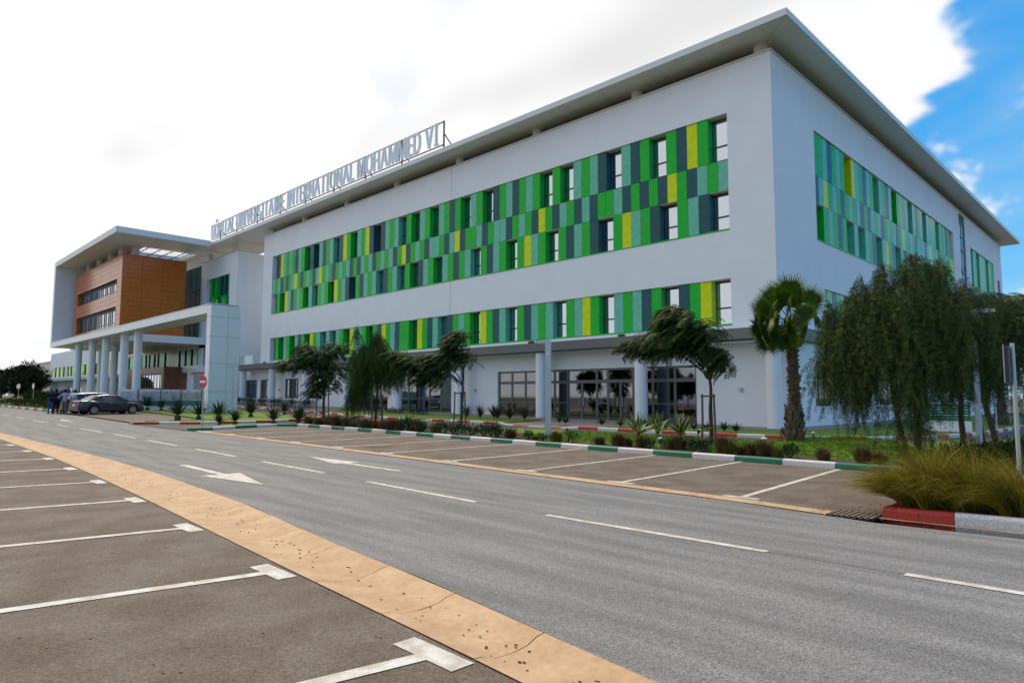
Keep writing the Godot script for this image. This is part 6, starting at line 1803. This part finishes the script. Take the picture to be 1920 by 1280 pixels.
func blob(bones: Array, cell: float, k: float) -> ArrayMesh:   # smooth skin over tapered bones [a, b, ra, rb, colour], as surface nets
	var lo := Vector3.INF; var hi := -Vector3.INF
	for b in bones:
		for e in 2:
			var p: Vector3 = b[e]; var r: float = b[2 + e] + cell * 2
			lo = lo.min(p - Vector3.ONE * r); hi = hi.max(p + Vector3.ONE * r)
	var nx := int((hi.x - lo.x) / cell) + 2; var ny := int((hi.y - lo.y) / cell) + 2; var nz := int((hi.z - lo.z) / cell) + 2
	var f := PackedFloat32Array(); f.resize(nx * ny * nz); f.fill(1.0)
	for b in bones:
		var a: Vector3 = b[0]; var c: Vector3 = b[1]; var m := maxf(b[2], b[3]) + k + cell * 1.5
		var l := ((a.min(c) - Vector3.ONE * m - lo) / cell).floor(); var h := ((a.max(c) + Vector3.ONE * m - lo) / cell).ceil()
		var ac := c - a; var dd := maxf(ac.length_squared(), 1e-9)
		for z in range(maxi(0, int(l.z)), mini(nz - 1, int(h.z)) + 1):
			for y in range(maxi(0, int(l.y)), mini(ny - 1, int(h.y)) + 1):
				for x in range(maxi(0, int(l.x)), mini(nx - 1, int(h.x)) + 1):
					var p := lo + Vector3(x, y, z) * cell
					var t := clampf((p - a).dot(ac) / dd, 0, 1)
					var d := (p - a - ac * t).length() - lerpf(b[2], b[3], t)
					var i := (z * ny + y) * nx + x
					f[i] = smin(f[i], d, k)
	var idx := {}
	var mb := MB.new()
	var acc := PackedVector3Array()
	for z in nz - 1:
		for y in ny - 1:
			for x in nx - 1:
				var base := (z * ny + y) * nx + x
				var s := 0; var sum := Vector3.ZERO; var cnt := 0
				var v := PackedFloat32Array()
				for q in 8:
					var val := f[base + (q & 1) + ((q >> 1) & 1) * nx + ((q >> 2) & 1) * nx * ny]
					v.append(val)
					if val < 0: s += 1
				if s == 0 or s == 8: continue
				for e in [[0, 1], [2, 3], [4, 5], [6, 7], [0, 2], [1, 3], [4, 6], [5, 7], [0, 4], [1, 5], [2, 6], [3, 7]]:
					if (v[e[0]] < 0) != (v[e[1]] < 0):
						var t := v[e[0]] / (v[e[0]] - v[e[1]])
						var A := Vector3(e[0] & 1, (e[0] >> 1) & 1, (e[0] >> 2) & 1); var B := Vector3(e[1] & 1, (e[1] >> 1) & 1, (e[1] >> 2) & 1)
						sum += A.lerp(B, t); cnt += 1
				var p := lo + (Vector3(x, y, z) + sum / cnt) * cell
				idx[base] = mb.v.size()
				var best := INF; var col := Color.WHITE
				for b in bones:
					var ac: Vector3 = b[1] - b[0]
					var t := clampf((p - b[0]).dot(ac) / maxf(ac.length_squared(), 1e-9), 0, 1)
					var d: float = (p - b[0] - ac * t).length() - lerpf(b[2], b[3], t)
					if d < best: best = d; col = b[4]
				mb.v.append(p); mb.n.append(Vector3.ZERO); mb.c.append(col)
	for key in idx:
		var x: int = key % nx; var y: int = (key / nx) % ny; var z: int = key / (nx * ny)
		for ax in 3:
			var st: int = [1, nx, nx * ny][ax]; var o1: int = [nx, nx * ny, 1][ax]; var o2: int = [nx * ny, 1, nx][ax]
			if (f[key] < 0) == (f[key + st] < 0): continue
			if not (idx.has(key - o1) and idx.has(key - o2) and idx.has(key - o1 - o2)): continue
			var q := [idx[key], idx[key - o1], idx[key - o1 - o2], idx[key - o2]]
			if f[key] >= 0: q.reverse()
			var nn: Vector3 = (mb.v[q[2]] - mb.v[q[0]]).cross(mb.v[q[3]] - mb.v[q[1]])
			for i in q: mb.n[i] += nn
			mb.ix.append_array(PackedInt32Array([q[0], q[2], q[1], q[0], q[3], q[2]]))
	for i in mb.n.size(): mb.n[i] = mb.n[i].normalized()
	return mb.mesh(null, true)


func person(label: String, at: Vector3, turn: float, top: Color, legs: Color, shoes: Color, arms: String, h := 1.74) -> void:
	var t := thing("person", label, "person", at, turn)
	t.scale = Vector3.ONE * h / 1.75
	var skin := Color(0.2, 0.1, 0.06)
	var V := func(x, y, z): return Vector3(x, y, z)
	var B := [[V.call(0, 0.98, 0), V.call(0, 1.12, 0), 0.15, 0.145, top], [V.call(0, 1.12, 0), V.call(0, 1.36, -0.01), 0.15, 0.16, top], [V.call(-0.13, 1.4, -0.01), V.call(0.13, 1.4, -0.01), 0.075, 0.075, top],
		[V.call(0, 1.44, 0), V.call(0, 1.53, 0.015), 0.055, 0.055, skin], [V.call(0, 1.6, 0.02), V.call(0, 1.66, 0.01), 0.085, 0.092, skin], [V.call(0, 1.57, 0.07), V.call(0, 1.58, 0.06), 0.045, 0.045, skin], [V.call(0, 1.615, 0.115), V.call(0, 1.6, 0.118), 0.012, 0.016, skin], [V.call(-0.085, 1.61, 0), V.call(-0.09, 1.63, 0), 0.02, 0.02, skin], [V.call(0.085, 1.61, 0), V.call(0.09, 1.63, 0), 0.02, 0.02, skin]]
	for s in [-1.0, 1.0]:
		var fwd: float = 0.05 * s
		B.append([V.call(s * 0.09, 0.95, 0), V.call(s * 0.105, 0.5, fwd * 0.5 + 0.01), 0.1, 0.068, legs])
		B.append([V.call(s * 0.105, 0.5, fwd * 0.5 + 0.01), V.call(s * 0.115, 0.1, fwd), 0.068, 0.05, legs])
		B.append([V.call(s * 0.115, 0.045, fwd - 0.04), V.call(s * 0.125, 0.035, fwd + 0.16), 0.045, 0.036, shoes])
		var sh: Vector3 = V.call(s * 0.2, 1.39, -0.01)
		var el: Vector3; var wr: Vector3
		if arms == "hips":
			el = V.call(s * 0.42, 1.18, -0.1); wr = V.call(s * 0.2, 1.02, 0.05)
		elif arms == "folded":
			el = V.call(s * 0.27, 1.12, 0.02); wr = V.call(-s * 0.08, 1.14, 0.2)
		else:
			el = V.call(s * 0.26, 1.11, -0.03); wr = V.call(s * 0.25, 0.88, 0.06)
		B.append([sh, el, 0.062, 0.047, top]); B.append([el, wr, 0.047, 0.034, top if arms != "hips" else skin])
		var hd := (wr - el).normalized()
		B.append([wr, wr + hd * 0.07, 0.034, 0.036, skin])
		for k in 4:
			var off := Vector3(0, 0.012, 0.022) * (k - 1.5) if arms != "down" else Vector3(0, 0, 0.02) * (k - 1.5)
			B.append([wr + hd * 0.08 + off, wr + hd * (0.13 + 0.012 * sin(k + 0.5)) + off, 0.011, 0.009, skin])
		B.append([wr + hd * 0.03 + Vector3(-s * 0.02, 0, 0.025), wr + hd * 0.08 + Vector3(-s * 0.02, 0, 0.045), 0.012, 0.01, skin])
	obj("body", blob(B, 0.024, 0.05), M.cloth, t)
	var hair := [[V.call(0, 1.69, -0.015), V.call(0, 1.71, 0.02), 0.087, 0.08, Color(0.012, 0.01, 0.009)], [V.call(0, 1.63, -0.045), V.call(0, 1.67, -0.04), 0.075, 0.08, Color(0.012, 0.01, 0.009)]]
	obj("hair", blob(hair, 0.02, 0.03), M.cloth, t)


func people() -> void:
	var dark := Color(0.014, 0.016, 0.028); var black := Color(0.012, 0.012, 0.013)
	person("person in a light blue shirt and khaki trousers, back turned, hands on hips", on(-55.6, -11.3), 250, Color(0.26, 0.34, 0.52), Color(0.13, 0.095, 0.055), Color(0.25, 0.2, 0.15), "hips", 1.72)
	person("person in a long dark navy coat and black trousers, seen from behind", on(-56.6, -10.95), 262, dark, black, black, "down", 1.74)
	person("person in a dark top and blue jeans, half hidden at the left of the group", on(-58.0, -10.9), 80, Color(0.02, 0.02, 0.03), Color(0.04, 0.1, 0.25), black, "folded", 1.7)
	person("person in a black jacket standing at the right of the group by the car", on(-56.6, -12.1), 170, black, black, black, "down", 1.7)
	person("person in a brown jacket facing the others in the middle of the group", on(-57.4, -11.55), 70, Color(0.05, 0.035, 0.025), Color(0.09, 0.06, 0.04), black, "folded", 1.72)


func _ready() -> void:
	rng.seed = 7
	environment()
	materials()
	ground()
	hospital()
	entrance_building()
	rooftop_sign()
	forecourt_sign()
	plants()
	furniture()
	cars()
	people()
